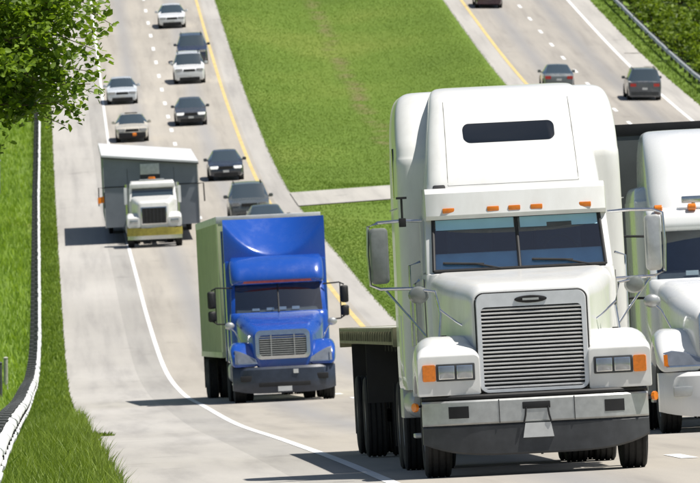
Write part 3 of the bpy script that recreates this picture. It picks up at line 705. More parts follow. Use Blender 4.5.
def flatbed():
    R = empty('flatbed_trailer', vframe(1.67, 98.3, .80)@Matrix.Translation((0, 6.0, 0)), 'empty flatbed trailer with tan side rail behind the big white tractor', 'trailer')
    d = MB().box(-1.26, 1.26, .2, 18.8, 1.50, 1.64).build('deck', M['deckside'], R, bevel=.01)
    for k in range(9):
        MB().box(-1.2+k*.27, -1.2+k*.27+.255, .22, 18.78, 1.641, 1.665).build('plank', M['palewood'], d)
    for s in (-1, 1):
        MB().box(min(s*1.262, s*1.31), max(s*1.262, s*1.31), .15, 18.9, 1.46, 1.66).build('side_rail', M['deckside'], R, bevel=.012)
        for k in range(23): MB().box(min(s*1.312, s*1.345), max(s*1.312, s*1.33), .5+.78*k, .6+.78*k, 1.5, 1.62).build('stake_pocket', M['deckside'], R)
        MB().prism_x([(.6, 1.46), (15, 1.46), (15, 1.0), (4.5, 1.0), (3.3, 1.28), (.6, 1.28)], s*.45-.07, s*.45+.07).build('frame_beam', M['black'], R)
        MB().box(s*.8-.06, s*.8+.06, 3.3, 3.42, .35, 1.4).build('landing_leg', M['black'], R)
        MB().box(min(s*.68, s*1.27), max(s*.68, s*1.27), 15.4, 15.43, .25, 1.45).build('mud_flap', M['black'], R)
        MB().box(min(s*.68, s*1.27), max(s*.68, s*1.27), 10.2, 10.23, .7, 1.45).build('mud_flap', M['black'], R)
    for k in range(14): MB().box(-1.05, 1.05, .7+1.08*k, .78+1.08*k, 1.36, 1.5).build('cross_member', M['black'], R)
    MB().box(-1.31, 1.31, .10, .2, 1.44, 1.67).build('front_rail', M['deckside'], R, bevel=.01)
    MB().box(-1.31, 1.31, 18.9, 19.0, 1.40, 1.67).build('rear_rail', M['deckside'], R, bevel=.01)
    tandem(R, (11.6, 14.5), 1.28, .52, .28)
flatbed()

# ------------------------------------------------------------ aerodynamic sleeper tractors
def aero_truck(Mx, pt, label, kind):
    R = empty('semi_tractor', Mx, label, 'truck'); blue = kind == 'blue'
    P = pt
    xs = np.linspace(-1.24, 1.24, 25); yo = lambda x: .38*(abs(x)/1.24)**4
    bumpm = M['bluegrey'] if blue else P
    rings = []
    for x in xs:
        y = yo(x); zb = .20+.10*(abs(x)/1.24)**4; zt = .84
        rings.append([(x, y+.06, zb), (x, y+.01, zb+.1), (x, y, .5), (x, y+.02, zt-.06), (x, y+.08, zt), (x, y+.28, zt), (x, y+.28, zb)])
    b = MB().loft(rings).build('bumper', bumpm, R, 35)
    MB().box(-.62, .62, -.006, .03, .36, .46).build('air_intake', M['black'], b, bevel=.01)
    for s in (-1, 1): MB().box(s*.9-.16, s*.9+.16, yo(.9)-.035, yo(.9)+.05, .50, .64).build('fog_lamp_recess', M['black'] if blue else M['alu'], b, bevel=.02)
    MB().box(-.17, .17, -.022, .0, .24, .36).build('licence_plate', M['plate'], R)
    MB().box(.22, .34, -.012, .03, .66, .76).build('tow_cover', M['plate'], R)
    # hood: low nose that rises and widens to the cab
    keys = [(.20, .66, .84, 1.62, .12), (.26, .72, .84, 1.70, .16), (.5, .80, .86, 1.78, .22), (1.1, .96, .95, 1.95, .26), (1.75, 1.05, 1.0, 2.10, .24), (2.15, 1.10, 1.1, 2.15, .2)]
    MB().loft([ring_y(*k, n=7) for k in dense(keys, 4)]).build('hood', P, R, 50)
    o = rrect(.66, 1.02, 1.72, .14, 7); i = rrect(.57, 1.10, 1.60, .09, 7); ry = lambda z: .13+.06*(z-1)
    g = MB().loft([[(x, ry(z)+.1, z) for x, z in o], [(x, ry(z), z) for x, z in o], [(x, ry(z)-.008, z) for x, z in i], [(x, ry(z)+.05, z) for x, z in i]], False, False).build('grille', M['chrome'], R, 40)
    MB().add([(x, ry(z)+.04, z) for x, z in i], [tuple(range(len(i)))]).build('grille_back', M['blackplastic'], g)
    for k in range(9):
        z = 1.14+.052*k; MB().box(-.56, .56, ry(z)+.01, ry(z)+.03, z-.009, z+.009).build('grille_slat', M['alu'], g)
    for x in (-.28, .28): MB().box(x-.012, x+.012, ry(1.3)-.006, ry(1.3)+.03, 1.10, 1.60).build('grille_bar', M['chrome'], g)
    for s in (-1, 1):
        cx = s*.93; keys = [(.22, .26, .86, 1.02, .06), (.27, .30, .85, 1.14, .09), (.42, .33, .86, 1.30, .14), (.60, .34, 1.0, 1.42, .18), (1.0, .34, 1.12, 1.46, .22), (1.45, .33, 1.0, 1.42, .2), (1.75, .31, .9, 1.3, .14)]
        MB().loft([ring_y(*k, n=6, cx=cx) for k in dense(keys, 3)]).build('fender', P, R, 50)
        # swept headlamp lying on the nose of the fender
        pl = [(.62, .92), (1.13, .92), (1.175, 1.27), (1.05, 1.24), (.86, 1.15), (.66, 1.03)] if blue else [(.60, .91), (1.14, .91), (1.18, 1.12), (1.05, 1.15), (.86, 1.12), (.63, 1.02)]; lf = lambda x, z: .135+.10*(x-.62)+.36*(z-.93)
        hl = MB().loft([[(s*x, lf(x, z), z) for x, z in pl], [(s*x, lf(x, z)+.2, z) for x, z in pl]]).build('headlight', M['reflector'], R, bevel=.015)
        MB().loft([[(s*(.9+(x-.9)*.86), lf(.9+(x-.9)*.86, 1.07+(z-1.07)*.8)-.006, 1.07+(z-1.07)*.8) for x, z in pl], [(s*(.9+(x-.9)*.86), lf(x, z)+.05, 1.07+(z-1.07)*.8) for x, z in pl]]).build('lens', M['lamp'], hl)
        MB().grid(lambda u, w: (s*(1.115+.055*u), .128+.03*u+.10*w*(1 if blue else .65), .935+w*(.24 if blue else .16)), [0, 1], [0, 1]).build('turn_signal', M['lamp' if blue else 'amber'], R)
        mr = MB().loft([ring_y(y, hw, 2.30+dz, 2.72-dz, .05, 4, s*1.62) for y, hw, dz in ((2.38, .06, .04), (2.42, .095, 0), (2.54, .095, 0), (2.58, .08, .03))]).build('mirror', M['black'] if blue else M['alu'], R)
        MB().loft([ring_y(y, hw, 1.98+dz, 2.24-dz, .05, 4, s*1.62) for y, hw, dz in ((2.38, .06, .04), (2.42, .095, 0), (2.54, .095, 0), (2.58, .08, .03))]).build('convex_mirror', M['black'] if blue else M['alu'], mr)
        pipe(R, 'mirror_arm', [(s*1.1, 2.5, 2.78), (s*1.5, 2.48, 2.8), (s*1.62, 2.48, 2.74)], .018, 'black'); pipe(R, 'mirror_arm', [(s*1.1, 2.4, 1.9), (s*1.5, 2.46, 1.92), (s*1.62, 2.48, 2.0)], .018, 'black')
        pipe(R, 'mirror_post', [(s*1.52, 2.48, 1.92), (s*1.52, 2.48, 2.8)], .014, 'black')
        pipe(R, 'fender_mirror_stalk', [(s*1.0, .85, 1.47), (s*1.12, .9, 1.72), (s*1.22, .92, 1.82)], .014)
        MB().loft([[(s*1.24+rr*math.cos(t), y, 1.86+rr*.8*math.sin(t)) for t in np.linspace(0, 6.283, 17)[:-1]] for y, rr in ((.86, .05), (.89, .10), (.95, .12), (.97, .12))]).build('spot_mirror', M['alu'], R)
    # cab with windscreen, then stepped roof
    cab = MB().loft([ring_z(z, hw, y0, 3.45, r, 6) for z, hw, y0, r in ((.9, 1.12, 2.1, .1), (1.4, 1.19, 2.02, .16), (2.0, 1.19, 2.0, .2), (2.13, 1.18, 2.06, .22), (2.16, 1.15, 2.12, .2))]).build('cab', P, R, 45)
    wy = lambda z, x: 2.08+(z-2.14)*.62+.12*(x/1.1)**2
    for s in (-1, 1):
        MB().loft([[(s*1.06, 2.20, 2.14), (s*1.16, 2.26, 2.14), (s*1.16, 2.44, 2.14), (s*1.06, 2.36, 2.14)], [(s*1.03, 2.60, 2.86), (s*1.13, 2.66, 2.86), (s*1.13, 2.80, 2.86), (s*1.03, 2.76, 2.86)]]).build('windscreen_pillar', P, cab, bevel=.01)
        MB().add([(s*1.16, 2.4, 2.16), (s*1.17, 3.3, 2.16), (s*1.14, 3.3, 2.84), (s*1.13, 2.75, 2.84)], [(0, 1, 2, 3)]).build('side_window', M['darkglass'], cab)
        us = np.linspace(.012, 1.07, 6)
        MB().grid(lambda x, z: (s*x*(1-.03*(z-2.14)), wy(z, x), z), us, np.linspace(2.16, 2.86, 4)).build('windscreen', M['glass'] if blue else M['glass'], cab, 60)
    MB().tube([(0, wy(2.15, 0)-.01, 2.15), (0, wy(2.86, 0)-.01, 2.86)], .018, 8).build('windscreen_bar', M['black'], cab)
    MB().box(-1.12, 1.12, 3.3, 3.36, 2.1, 2.9).build('cab_lining', M['navy'], cab)
    MB().loft([ring_y(y, 1.04, 2.0, z1, .05, 3) for y, z1 in ((2.35, 2.16), (2.45, 2.24), (2.8, 2.28))]).build('dashboard', M['blackplastic'], cab, 50)
    for x in (-.55, -.2, .1, .42): MB().box(x-.09, x+.09, 2.36, 2.38, 2.20, 2.20+.05+.03*random.random()).build('dash_paper', M['plate'], cab)
    if blue:
        rk = [(2.84, 2.44, 1.10, .16), (2.92, 2.36, 1.13, .2), (3.1, 2.42, 1.14, .24), (3.3, 2.60, 1.14, .26), (3.44, 2.86, 1.12, .26), (3.52, 3.2, 1.08, .26), (3.53, 3.4, 1.0, .2)]
        MB().loft([ring_z(z, hw, y0, 3.9, r, 7) for z, y0, hw, r in dense(rk, 3)]).build('cab_roof', P, cab, 50)
        MB().loft([[(x, 2.35+.14*(x/1.1)**4-.012, 2.87), (x, 2.33+.14*(x/1.1)**4-.012, 2.92), (x, 2.40+.14*(x/1.1)**4, 2.92), (x, 2.42+.14*(x/1.1)**4, 2.87)] for x in np.linspace(-1.08, 1.08, 17)]).build('visor_strip', M['orangered'], R, 30)
        MB().box(-1.24, 1.24, 3.4, 5.7, .95, 3.44).build('sleeper', P, R, bevel=.06)
        # scooped roof fairing: upright lower face, sloping dished panel above a curved edge
        def fy(z, x):
            zc = 3.56+.82*(abs(x)/1.22)**2.2
            t = z-zc; return 3.42+.5*(t+math.sqrt(t*t+.006))*1.35+.10*(x/1.24)**2
        xsf = np.linspace(-1.24, 1.24, 41); zc = lambda x: 3.56+.82*(abs(x)/1.22)**2.2
        row = lambda t, x: 3.40+(zc(x)-3.40)*t if t <= 1 else zc(x)+(4.46-zc(x))*(t-1)
        mb = MB(); mb.grid(lambda t, x: (x, fy(row(t, x), x), row(t, x)), [0, .5, .75, .9, .97, 1.02, 1.06, 1.12, 1.2, 1.35, 1.55, 1.75, 2], xsf)
        # sides, back and top as a closed shell
        mb.add([(-1.24, fy(z, -1.24), z) for z in (3.40, 4.46)]+[(-1.24, 5.7, 4.46), (-1.24, 5.7, 3.40)], [(0, 1, 2, 3)])
        mb.add([(1.24, fy(z, 1.24), z) for z in (3.40, 4.46)]+[(1.24, 5.7, 4.46), (1.24, 5.7, 3.40)], [(0, 1, 2, 3)])
        n = len(xsf); tp = [(x, fy(4.46, x), 4.46) for x in xsf]; bk = [(x, 5.7, 4.46) for x in xsf]
        mb.add(tp+bk, [(k, k+1, n+k+1, n+k) for k in range(n-1)])
        mb.build('roof_fairing', P, R, 45)
        for s in (-1, 1):
            MB().box(min(s*1.245, s*1.27), max(s*1.245, s*1.27), 4.9, 5.9, 1.0, 4.2).build('side_extender', P, R, bevel=.008)
    else:
        rk = [(2.84, 2.46, 1.10, .12), (2.9, 2.38, 1.14, .16), (3.08, 2.46, 1.15, .2), (3.16, 2.62, 1.14, .22), (3.18, 2.8, 1.1, .2)]
        MB().loft([ring_z(z, hw, y0, 3.9, r, 7) for z, y0, hw, r in dense(rk, 3)]).build('cab_roof', P, cab, 50)
        sk = [(.95, 3.42, 1.24, .12), (3.1, 3.40, 1.25, .2), (3.3, 3.46, 1.24, .26), (3.48, 3.7, 1.2, .3), (3.52, 4.0, 1.1, .3)]
        MB().loft([ring_z(z, hw, y0, 5.8, r, 7) for z, y0, hw, r in dense(sk, 4)]).build('sleeper', P, R, 50)
        fk = [(3.05, 2.66, 1.06, .30), (3.3, 2.82, 1.08, .38), (3.6, 3.1, 1.07, .42), (3.9, 3.42, 1.06, .46), (4.12, 3.75, 1.04, .5), (4.26, 4.15, 1.0, .5), (4.32, 4.6, .92, .45), (4.33, 5.0, .8, .4)]
        MB().loft([ring_z(z, hw, y0, 5.8, r, 9) for z, y0, hw, r in dense(fk, 4)]).build('roof_fairing', P, R, 50)
        for x in (-.98, -.5, 0, .5, .98): MB().lathe_x([(-.065, .02), (-.05, .05), (.05, .05), (.065, .02)], 12, x, 2.50, 3.17).build('marker_lamp', M['amber'], R)
        h = MB().box(-.64, -.30, 2.52, 2.7, 3.23, 3.33).build('roof_horn', M['chrome'], R, bevel=.02)
        pipe(R, 'horn_foot', [(-.47, 2.6, 3.1), (-.47, 2.6, 3.25)], .03, 'chrome', h)
    for s in (-1, 1): wheel(R, s*1.07, .95, .53, .30)
    MB().tube([(-1.0, .95, .45), (1.0, .95, .45)], .07, 10).build('front_axle', M['black'], R)
    tandem(R, (5.8, 7.1), 1.23, .52, .27)
    for s in (-1, 1):
        MB().box(s*.4-.06, s*.4+.06, .4, 7.8, .75, 1.0).build('frame_rail', M['black'], R)
        MB().loft([ring_y(y, .3, .45, 1.0, .2, 7, s*.95) for y in (2.5, 4.9)]).build('fuel_tank', M['alu'], R)
        MB().box(min(s*.9, s*1.22), max(s*.9, s*1.22), 1.95, 2.45, .42, .47).build('cab_step', M['alu'], R, bevel=.01)
    MB().box(-.5, .5, .6, 1.9, .5, 1.0).build('engine', M['black'], R)
    return R

def box_trailer(Mx, mat, label, ribs=True, L=14.6, top=4.42, hw=1.29, frontmat=None):
    R = empty('box_trailer', Mx, label, 'trailer')
    b = MB().box(-hw, hw, 0, L, 1.12, top).build('box', mat, R, bevel=.04)
    MB().box(-hw-.01, hw+.01, -.012, L+.01, top-.16, top+.015).build('top_rail', frontmat or M['alu'], R, bevel=.015)
    MB().box(-hw-.012, hw+.012, -.012, L+.012, 1.08, 1.22).build('bottom_rail', mat, R, bevel=.01)
    if ribs:
        k = 0.5
        while k < L-.3:
            for s in (-1, 1): MB().box(min(s*hw, s*(hw+.018)), max(s*hw, s*(hw+.018)), k, k+.06, 1.22, top-.16).build('side_post', mat, b)
            k += .62
    for s in (-1, 1):
        MB().box(s*.45-.06, s*.45+.06, .5, L-.3, .85, 1.12).build('frame_beam', M['black'], R)
        MB().box(s*.75-.06, s*.75+.06, 2.6, 2.72, .35, 1.1).build('landing_leg', M['black'], R)
        MB().box(min(s*.66, s*1.26), max(s*.66, s*1.26), L-.25, L-.22, .25, 1.08).build('mud_flap', M['black'], R)
    tandem(R, (L-2.9, L-1.6), hw-.02, .52, .27)
    return R

bf = vframe(2.0, 214.5, .95)
aero_truck(bf, M['blue'], 'bright blue sleeper tractor with chrome grille and scooped roof fairing', 'blue')
box_trailer(vframe(2.0, 214.5, .95)@Matrix.Translation((-.05, 6.1, 0))@Matrix.Rotation(rad(1.0), 4, 'Z'), M['trailer_green'], 'pale green box trailer behind the blue tractor', True, 14.6, 4.56, 1.29, M['white_rail'])
wf = vframe(6.08, 124.5, .95)
aero_truck(wf, M['white2'], 'white aerodynamic tractor with swept headlights alongside the big white tractor', 'white')
box_trailer(vframe(6.08, 124.5, .95)@Matrix.Translation((-.1, 6.3, 0)), M['trailer_dark'], 'dark grey box trailer behind the white aerodynamic tractor', True, 14.6, 4.46, 1.3, M['black'])

# ------------------------------------------------------------ tractor and wide load
def toter():
    R = empty('toter_truck', vframe(1.17, 391.5, .85), 'small white day-cab truck with yellow banner on its bumper hauling the house section', 'truck')
    W = M['white']
    MB().loft([[(x, .25*(abs(x)/1.2)**5, .35), (x, .25*(abs(x)/1.2)**5, .62), (x, .25*(abs(x)/1.2)**5+.16, .62), (x, .25*(abs(x)/1.2)**5+.16, .35)] for x in np.linspace(-1.2, 1.2, 13)]).build('bumper', M['chrome'], R)
    MB().loft([[(x, .25*(abs(x)/1.22)**5-.03, .52), (x, .25*(abs(x)/1.22)**5-.035, .86+.02*math.sin(x*5)), (x, .25*(abs(x)/1.22)**5-.02, .86+.02*math.sin(x*5)), (x, .25*(abs(x)/1.22)**5-.018, .52)] for x in np.linspace(-1.22, 1.22, 15)]).build('banner', M['banner'], R)
    keys = [(.15, .62, .85, 1.92, .1), (.25, .7, .85, 2.0, .16), (.8, .82, .9, 2.08, .2), (1.9, .98, 1.0, 2.2, .2)]
    MB().loft([ring_y(*k, n=6) for k in dense(keys, 3)]).build('hood', W, R, 50)
    g = MB().box(-.58, .58, .11, .2, 1.0, 1.78).build('grille', M['chrome'], R, bevel=.03)
    MB().box(-.53, .53, .10, .13, 1.05, 1.73).build('grille_back', M['black'], g)
    for k in range(7): MB().box(-.5+k*.16, -.48+k*.16, .092, .105, 1.06, 1.72).build('grille_bar', M['blackplastic'], g)
    for s in (-1, 1):
        keys = [(.12, .28, .88, 1.30, .08), (.3, .31, .9, 1.42, .12), (.6, .31, 1.1, 1.5, .15), (1.2, .31, 1.1, 1.5, .15), (1.6, .3, .9, 1.3, .12)]
        MB().loft([ring_y(*k, n=5, cx=s*.9) for k in dense(keys, 2)]).build('fender', W, R, 50)
        MB().box(s*.9-.18, s*.9+.18, .09, .14, 1.05, 1.22).build('headlight', M['lamp'], R, bevel=.02)
        MB().loft([ring_y(y, .065, 1.85, 2.6, .03, 4, s*1.19) for y in (2.1, 2.24)]).build('mirror', M['white2'], R)
        pipe(R, 'mirror_arm', [(s*1.05, 2.3, 2.5), (s*1.19, 2.2, 2.56)], .02); pipe(R, 'mirror_arm', [(s*1.05, 2.3, 1.95), (s*1.19, 2.2, 1.95)], .02)
        pipe(R, 'exhaust_stack', [(s*1.12, 3.5, .9), (s*1.12, 3.5, 2.7)], .075)
        wheel(R, s*1.05, .85, .52, .29)
        MB().loft([ring_y(y, .3, .45, 1.0, .2, 6, s*.95) for y in (2.2, 3.6)]).build('fuel_tank', M['alu'], R)
    cab = MB().loft([ring_z(z, hw, y0, 3.35, .1, 5) for z, hw, y0 in ((.9, 1.04, 1.9), (2.0, 1.06, 1.88), (2.04, 1.05, 1.92), (2.55, 1.02, 2.22), (2.7, 1.0, 2.25), (2.84, .94, 2.4))]).build('cab', W, R, 40)
    MB().add([(-.92, 1.915, 2.06), (.92, 1.915, 2.06), (.9, 2.19, 2.53), (-.9, 2.19, 2.53)], [(0, 1, 2, 3)]).build('windscreen', M['carglass'], cab)
    MB().box(-1.0, 1.0, 2.06, 2.3, 2.56, 2.74).build('visor', W, cab, bevel=.03)
    lb = MB().box(-.55, .55, 2.5, 2.75, 2.84, 2.92).build('light_bar', M['alu'], R, bevel=.02)
    MB().loft([ring_z(z, hw, 2.52, 2.72, .05, 4) for z, hw in ((2.92, .17), (3.02, .14))]).build('beacon', M['amber'], lb)
    tandem(R, (5.0, 6.3), 1.2, .52, .27)
    for s in (-1, 1): MB().box(s*.4-.06, s*.4+.06, .4, 7, .75, 1.0).build('frame_rail', M['black'], R)
toter()
def house():
    R = empty('house_section', vframe(1.17, 391.5, .85)@Matrix.Translation((0, 6.2, 0)), 'wide grey-wrapped house section with white roof being hauled by truck', 'house section')
    L = 19.0
    w = MB().prism_y([(-2.08, .72), (2.08, .72), (2.08, 3.42), (-2.08, 3.88)], 0, L).build('wall', M['wrap'], R)
    MB().prism_y([(-2.16, 3.885), (2.16, 3.415), (2.16, 3.50), (-2.16, 3.97)], -.14, L+.14).build('roof', M['membrane'], R)
    MB().prism_y([(-2.165, 3.84), (2.165, 3.37), (2.165, 3.415), (-2.165, 3.885)], -.15, L+.15).build('fascia', M['black'], R)
    MB().box(-.45, .40, -.03, 0, 3.02, 3.50).build('sign_board', M['steel'], R, bevel=.006)
    MB().box(-.47, .42, -.02, 0, 2.62, 3.0).build('wrap_patch', M['blackplastic'], R)
    MB().box(-2.1, 2.1, -.015, 0, 2.50, 2.54).build('strap', M['black'], R)
    for k in range(1, 4): MB().box(-2.082+k*1.04, -2.07+k*1.04, -.008, 0, .74, 3.3).build('wrap_seam', M['black'], R)
    for s in (-1, 1):
        MB().box(s*2.1-.02, s*2.1+.02, -.03, .02, .72, 3.4).build('corner_trim', M['alu'], R)
        MB().box(s*.9-.1, s*.9+.1, -1.8, L, .45, .72).build('chassis_beam', M['black'], R)
        if s > 0: pipe(R, 'width_marker', [(2.05, -.05, 2.5), (2.34, -.06, 2.52), (2.36, -.06, 1.7)], .03, 'black'); continue
        fl = MB().grid(lambda u, v: (s*(2.12+.28*u), -.05+.05*math.sin(u*5), 1.85+.28*v-.05*u), np.linspace(0, 1, 6), np.linspace(0, 1, 3)).build('warning_flag', M['amber'], R, 60)
        pipe(R, 'flag_pole', [(s*2.1, -.04, 1.6), (s*2.1, -.04, 2.3)], .02, 'black', fl)
        pipe(R, 'width_marker', [(s*2.05, -.05, 2.5), (s*2.34, -.06, 2.52), (s*2.36, -.06, 1.7)], .025, 'black')
    tandem(R, (11.4, 12.3, 13.2, 14.1), 1.9, .38, .2, False)
    MB().box(-.15, .15, -2.2, .2, .6, .72).build('drawbar', M['black'], R)
house()

M['litlamp'], _nt, _b = principled('lit_headlamp', (.7, .72, .75), .2); _b.inputs['Emission Color'].default_value = (1, .97, .9, 1); _b.inputs['Emission Strength'].default_value = .5
# ------------------------------------------------------------ cars
def car(Mx, label, col, kind='sedan', name=None, lights=False, extra=None, coat=.7):
    """front at y=0; one lofted shell whose faces are dealt out to body, windscreens, side windows and roof"""
    pm = paint(label.split()[0]+'_car_paint', col, .25, coat, .10)
    R = empty(name or ('car' if kind == 'sedan' else kind), Mx, label, 'car' if kind == 'sedan' else ('suv' if kind == 'suv' else 'pickup'))
    if kind == 'sedan':
        L, W, H, hoodz, belt = 4.75, 1.82, 1.46, .92, .96
        st = [(0, .80, .30, .56), (.05, .86, .24, .66), (.25, .95, .2, .76), (.8, 1, .18, .86), (1.35, 1, .18, hoodz), ('ws', 1.45, 2.25), ('roof', 3.25), ('rw', 4.0), (4.15, .98, .2, 1.02), (4.55, .95, .24, 1.0), (4.72, .9, .3, .92), (L, .84, .36, .70)]
        roofw = .66; A = 1.40; B = 2.2; C = 3.25; D = 4.05; tail = 1.02
    elif kind == 'suv':
        L, W, H, hoodz, belt = 4.75, 1.92, 1.76, 1.08, 1.12
        roofw = .76; A = 1.30; B = 1.95; C = 4.25; D = 4.68; tail = 1.10
        st = [(0, .84, .36, .70), (.05, .9, .3, .86), (.25, .97, .26, .96), (.8, 1, .24, 1.03), (1.25, 1, .24, hoodz)]
    else:
        L, W, H, hoodz, belt = 5.5, 1.95, 1.80, 1.12, 1.16
        roofw = .74; A = 1.45; B = 2.05; C = 3.15; D = 3.4; tail = 1.14
    # stations: (y, widthfactor, zbottom, zshoulder, ztop, halfroof)
    hw = W/2; S = []
    nose = [(0.0, .82, .34, .60*H/1.46, .62*H/1.46), (.04, .88, .26, .68*H/1.46, .71*H/1.46), (.22, .95, .21, hoodz-.16, hoodz-.12), (.7, .99, .20, hoodz-.10, hoodz-.05), (A-.02, 1, .20, hoodz-.05, hoodz)]
    for y, f, zb, zs, zt in nose: S.append((y, hw*f, zb, zs, zt, hw*f*.80))
    S.append((A+.06, hw, .20, belt-.02, hoodz+.02, hw*.80))
    for t in (.33, .66, 1.0):
        y = A+.06+(B-A-.06)*t; S.append((y, hw, .20, belt, hoodz+.02+(H-.03-hoodz-.02)*t, hw*(.80+(roofw-.80)*t)))
    for t in (.33, .66, 1.0):
        S.append((B+(C-B)*t, hw, .20, belt+.01, H-.03+.05*math.sin(math.pi*t*.8), hw*roofw))
    for t in (.5, 1.0):
        S.append((C+(D-C)*t, hw*(1-.02*t), .20, belt+.01, H-.03+(tail-H+.03)*t, hw*(roofw+(.80-roofw)*t)))
    if kind == 'pickup':
        S.append((D+.04, hw, .22, belt-.03, tail, hw*.82)); S.append((L-.1, hw, .3, belt-.04, tail, hw*.82)); S.append((L, hw*.97, .4, belt-.1, tail-.06, hw*.8))
    elif kind == 'suv':
        S.append((D+.05, hw*.97, .26, belt-.06, tail-.04, hw*.8)); S.append((L, hw*.92, .34, .8, .9, hw*.78))
    else:
        S.append((D+.1, hw*.98, .2, belt-.02, tail, hw*.78)); S.append((L-.2, hw*.94, .24, belt-.05, tail-.02, hw*.76)); S.append((L-.03, hw*.88, .3, .82, .86, hw*.74)); S.append((L, hw*.82, .36, .66, .70, hw*.7))
    rings = []
    for y, w, zb, zs, zt, rw in S:
        zm = zb+(zs-zb)*.55
        half = [(w*.86, zb), (w*.97, zb+.08), (w, zm), (w*.985, zs), (rw, zt-.035 if zt-zs > .1 else zt-.01), (rw*.86, zt), (rw*.45, zt+.014)]
        rings.append([(x, y, z) for x, z in half]+[(0, y, zt+.02)]+[(-x, y, z) for x, z in reversed(half)])
    n = len(rings[0]); body, ws, rwm, sides, roof = MB(), MB(), MB(), MB(), MB()
    V = [p for r_ in rings for p in r_]
    for m_ in (body, ws, rwm, sides, roof): m_.v = list(V)
    iA, iB, iC = 5, 8, 11; iD = 13
    for i in range(len(rings)-1):
        for j in range(n):
            k = (j+1) % n; f = (i*n+j, i*n+k, (i+1)*n+k, (i+1)*n+j)
            top = 5 <= j <= n-7; side = j in (3, n-5); edge = j in (4, n-6)
            # ring index: 0 sill,1,2 mid,3 shoulder,4 roof edge,5,6,7 centre,...
            j2 = j if j < 7 else n-2-j      # mirrored segment index 0..6
            if j == n-1: body.f.append(f); continue
            if iA <= i < iB and j2 >= 4: ws.f.append(f)
            elif iC <= i < iD and j2 >= 4 : rwm.f.append(f)
            elif iA+1 <= i < iD and j2 == 3: sides.f.append(f)
            elif iB <= i < iC and j2 >= 4: roof.f.append(f)
            else: body.f.append(f)
    body.f.append(tuple(range(n))); body.f.append(tuple((len(rings)-1)*n+j for j in reversed(range(n))))
    for m_, nm, mt in ((body, 'body', pm), (ws, 'windscreen', M['carglass']), (rwm, 'rear_window', M['carglass']), (roof, 'roof', pm)):
        used = sorted({i for f in m_.f for i in f}); mp = {o: q for q, o in enumerate(used)}
        m_.v = [m_.v[i] for i in used]; m_.f = [tuple(mp[i] for i in f) for f in m_.f]
        m_.build(nm, mt, R, 32)
    used = sorted({i for f in sides.f for i in f}); mp = {o: q for q, o in enumerate(used)}
    for s in (-1, 1):
        sb = MB(); fs = [f for f in sides.f if all(V[i][0]*s > 0 for i in f)]
        us = sorted({i for f in fs for i in f}); mp = {o: q for q, o in enumerate(us)}
        sb.v = [V[i] for i in us]; sb.f = [tuple(mp[i] for i in f) for f in fs]; sb.build('side_window', M['carglass'], R, 32)
        # door pillars standing just proud of the glass
        for py in ((B+.95,) if kind != 'suv' else (B+.95, B+1.75)):
            if py < C: MB().add([(s*(hw*.985+.006), py-.05, belt), (s*(hw*.985+.006), py+.05, belt), (s*(hw*roofw+.008), py+.05, H-.06), (s*(hw*roofw+.008), py-.05, H-.06)], [(0, 1, 2, 3)]).build('door_pillar', M['black'], R)
        nz = hoodz-.30 if kind == 'sedan' else hoodz-.28
        MB().loft([ring_y(y, w_, nz, nz+.14, .04, 4, s*hw*.66) for y, w_ in ((-.01, .17), (.035, .21), (.14, .22))]).build('headlight', M['litlamp'] if lights else M['lamp'], R)
        MB().loft([ring_y(y, .17, tail-.30, tail-.12, .03, 4, s*hw*.70) for y in (L-.12, L+.004)]).build('tail_light', M['red'], R)
        mr = MB().loft([ring_y(y, w_, belt-.02, belt+.14, .05, 4, s*(hw+.10)) for y, w_ in ((A+.50, .07), (A+.54, .10), (A+.66, .10))]).build('door_mirror', pm, R)
        MB().box(s*(hw+.02)-.05, s*(hw+.02)+.05, A+.55, A+.62, belt-.01, belt+.04).build('mirror_foot', M['black'], mr)
        for wy_ in (.86, L-.92 if kind != 'pickup' else L-1.15):
            wheel(R, s*(hw-.12), wy_, .33 if kind == 'sedan' else .37, .22)
            MB().lathe_x([(s*(hw-.26), .37 if kind == 'sedan' else .42), (s*(hw+.004), .37 if kind == 'sedan' else .42), (s*(hw+.004), .30), (s*(hw-.26), .30)], 20, 0, wy_, .34).build('wheel_arch', M['black'], R)
    gz_ = hoodz-.30
    MB().loft([ring_y(y, .36, gz_-.02, gz_+.13, .03, 4) for y in (-.012, .10)]).build('grille', M['black'], R)
    MB().loft([ring_y(y, .62, .22, .42, .05, 4) for y in (-.008, .10)]).build('lower_intake', M['black'], R)
    MB().box(-.15, .15, -.03, .0, .44, .55).build('licence_plate', M['plate'], R)
    MB().box(-.15, .15, L-.02, L+.02, .62, .74).build('rear_plate', M['plate'], R)
    MB().loft([ring_y(y, hw*.84, .30, .5, .05, 4) for y in (L-.1, L+.01)]).build('rear_bumper', M['blackplastic'] if kind != 'sedan' else pm, R)
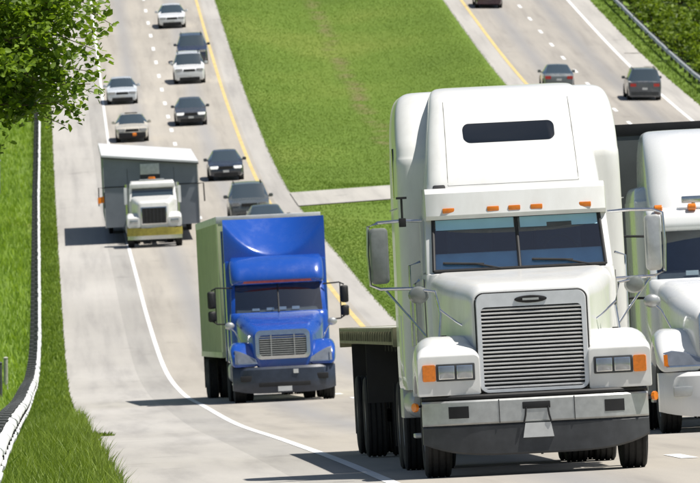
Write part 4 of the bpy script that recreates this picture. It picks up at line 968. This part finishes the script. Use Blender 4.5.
    if kind == 'suv':
        for s in (-1, 1): pipe(R, 'roof_rail', [(s*hw*.66, B+.2, H+.0), (s*hw*.66, B+.3, H+.06), (s*hw*.66, C-.1, H+.06), (s*hw*.66, C, H)], .02, 'black')
    if extra: extra(R, L, W, H)
    return R
def beacon(R, L, W, H):
    b = MB().box(-.35, .35, 2.5, 2.7, H-.01, H+.06).build('roof_bar', M['black'], R, bevel=.015)
    MB().box(-.75, .75, -.06, -.035, .25, .55).build('front_board', M['black'], R, bevel=.01)
    MB().lathe_x([(-.12, .02), (-.10, .09), (.10, .09), (.12, .02)], 14, .12, -.075, .44).build('warning_lamp', M['amber'], R)
car(vframe(5.2, 597), 'white sedan trailing a few lengths behind the dark blue suv in the passing lane', (.78, .79, .80), 'sedan')
car(vframe(5.95, 563), 'dark blue suv directly behind the white suv in the passing lane', (.025, .035, .075), 'suv')
car(vframe(5.45, 546.3), 'white suv with dark grille just ahead of the dark blue suv', (.76, .77, .78), 'suv')
car(vframe(1.15, 531), 'silver white sedan beside the edge line in the outer lane', (.62, .66, .70), 'sedan')
car(vframe(1.35, 497), 'beige escort sedan with amber lamp following the house section', (.58, .54, .46), 'sedan', extra=beacon)
car(vframe(4.85, 508.8), 'charcoal sedan with bright headlights next to the beige escort sedan', (.06, .065, .075), 'sedan', lights=True)
car(vframe(5.75, 458.5), 'navy black sedan with bright headlights near the median crossover', (.028, .036, .055), 'sedan', lights=True)
car(vframe(5.85, 412), 'dark grey-green suv passing the median crossover behind a black sedan', (.085, .098, .105), 'suv')
car(vframe(6.15, 392, 0), 'black sedan just behind the pale green box trailer', (.022, .026, .034), 'sedan')
car(vframe(26.55, 524, 0, flip=True), 'grey sedan driving away in the inner lane of the opposite carriageway', (.15, .17, .18), 'sedan')
car(vframe(30.95, 515, 0, flip=True), 'dark silver suv driving away by the opposite edge line', (.09, .10, .12), 'suv')
car(vframe(26.5, 602, 0, flip=True), 'dark maroon sedan driving away farthest along the opposite carriageway', (.05, .015, .03), 'sedan')
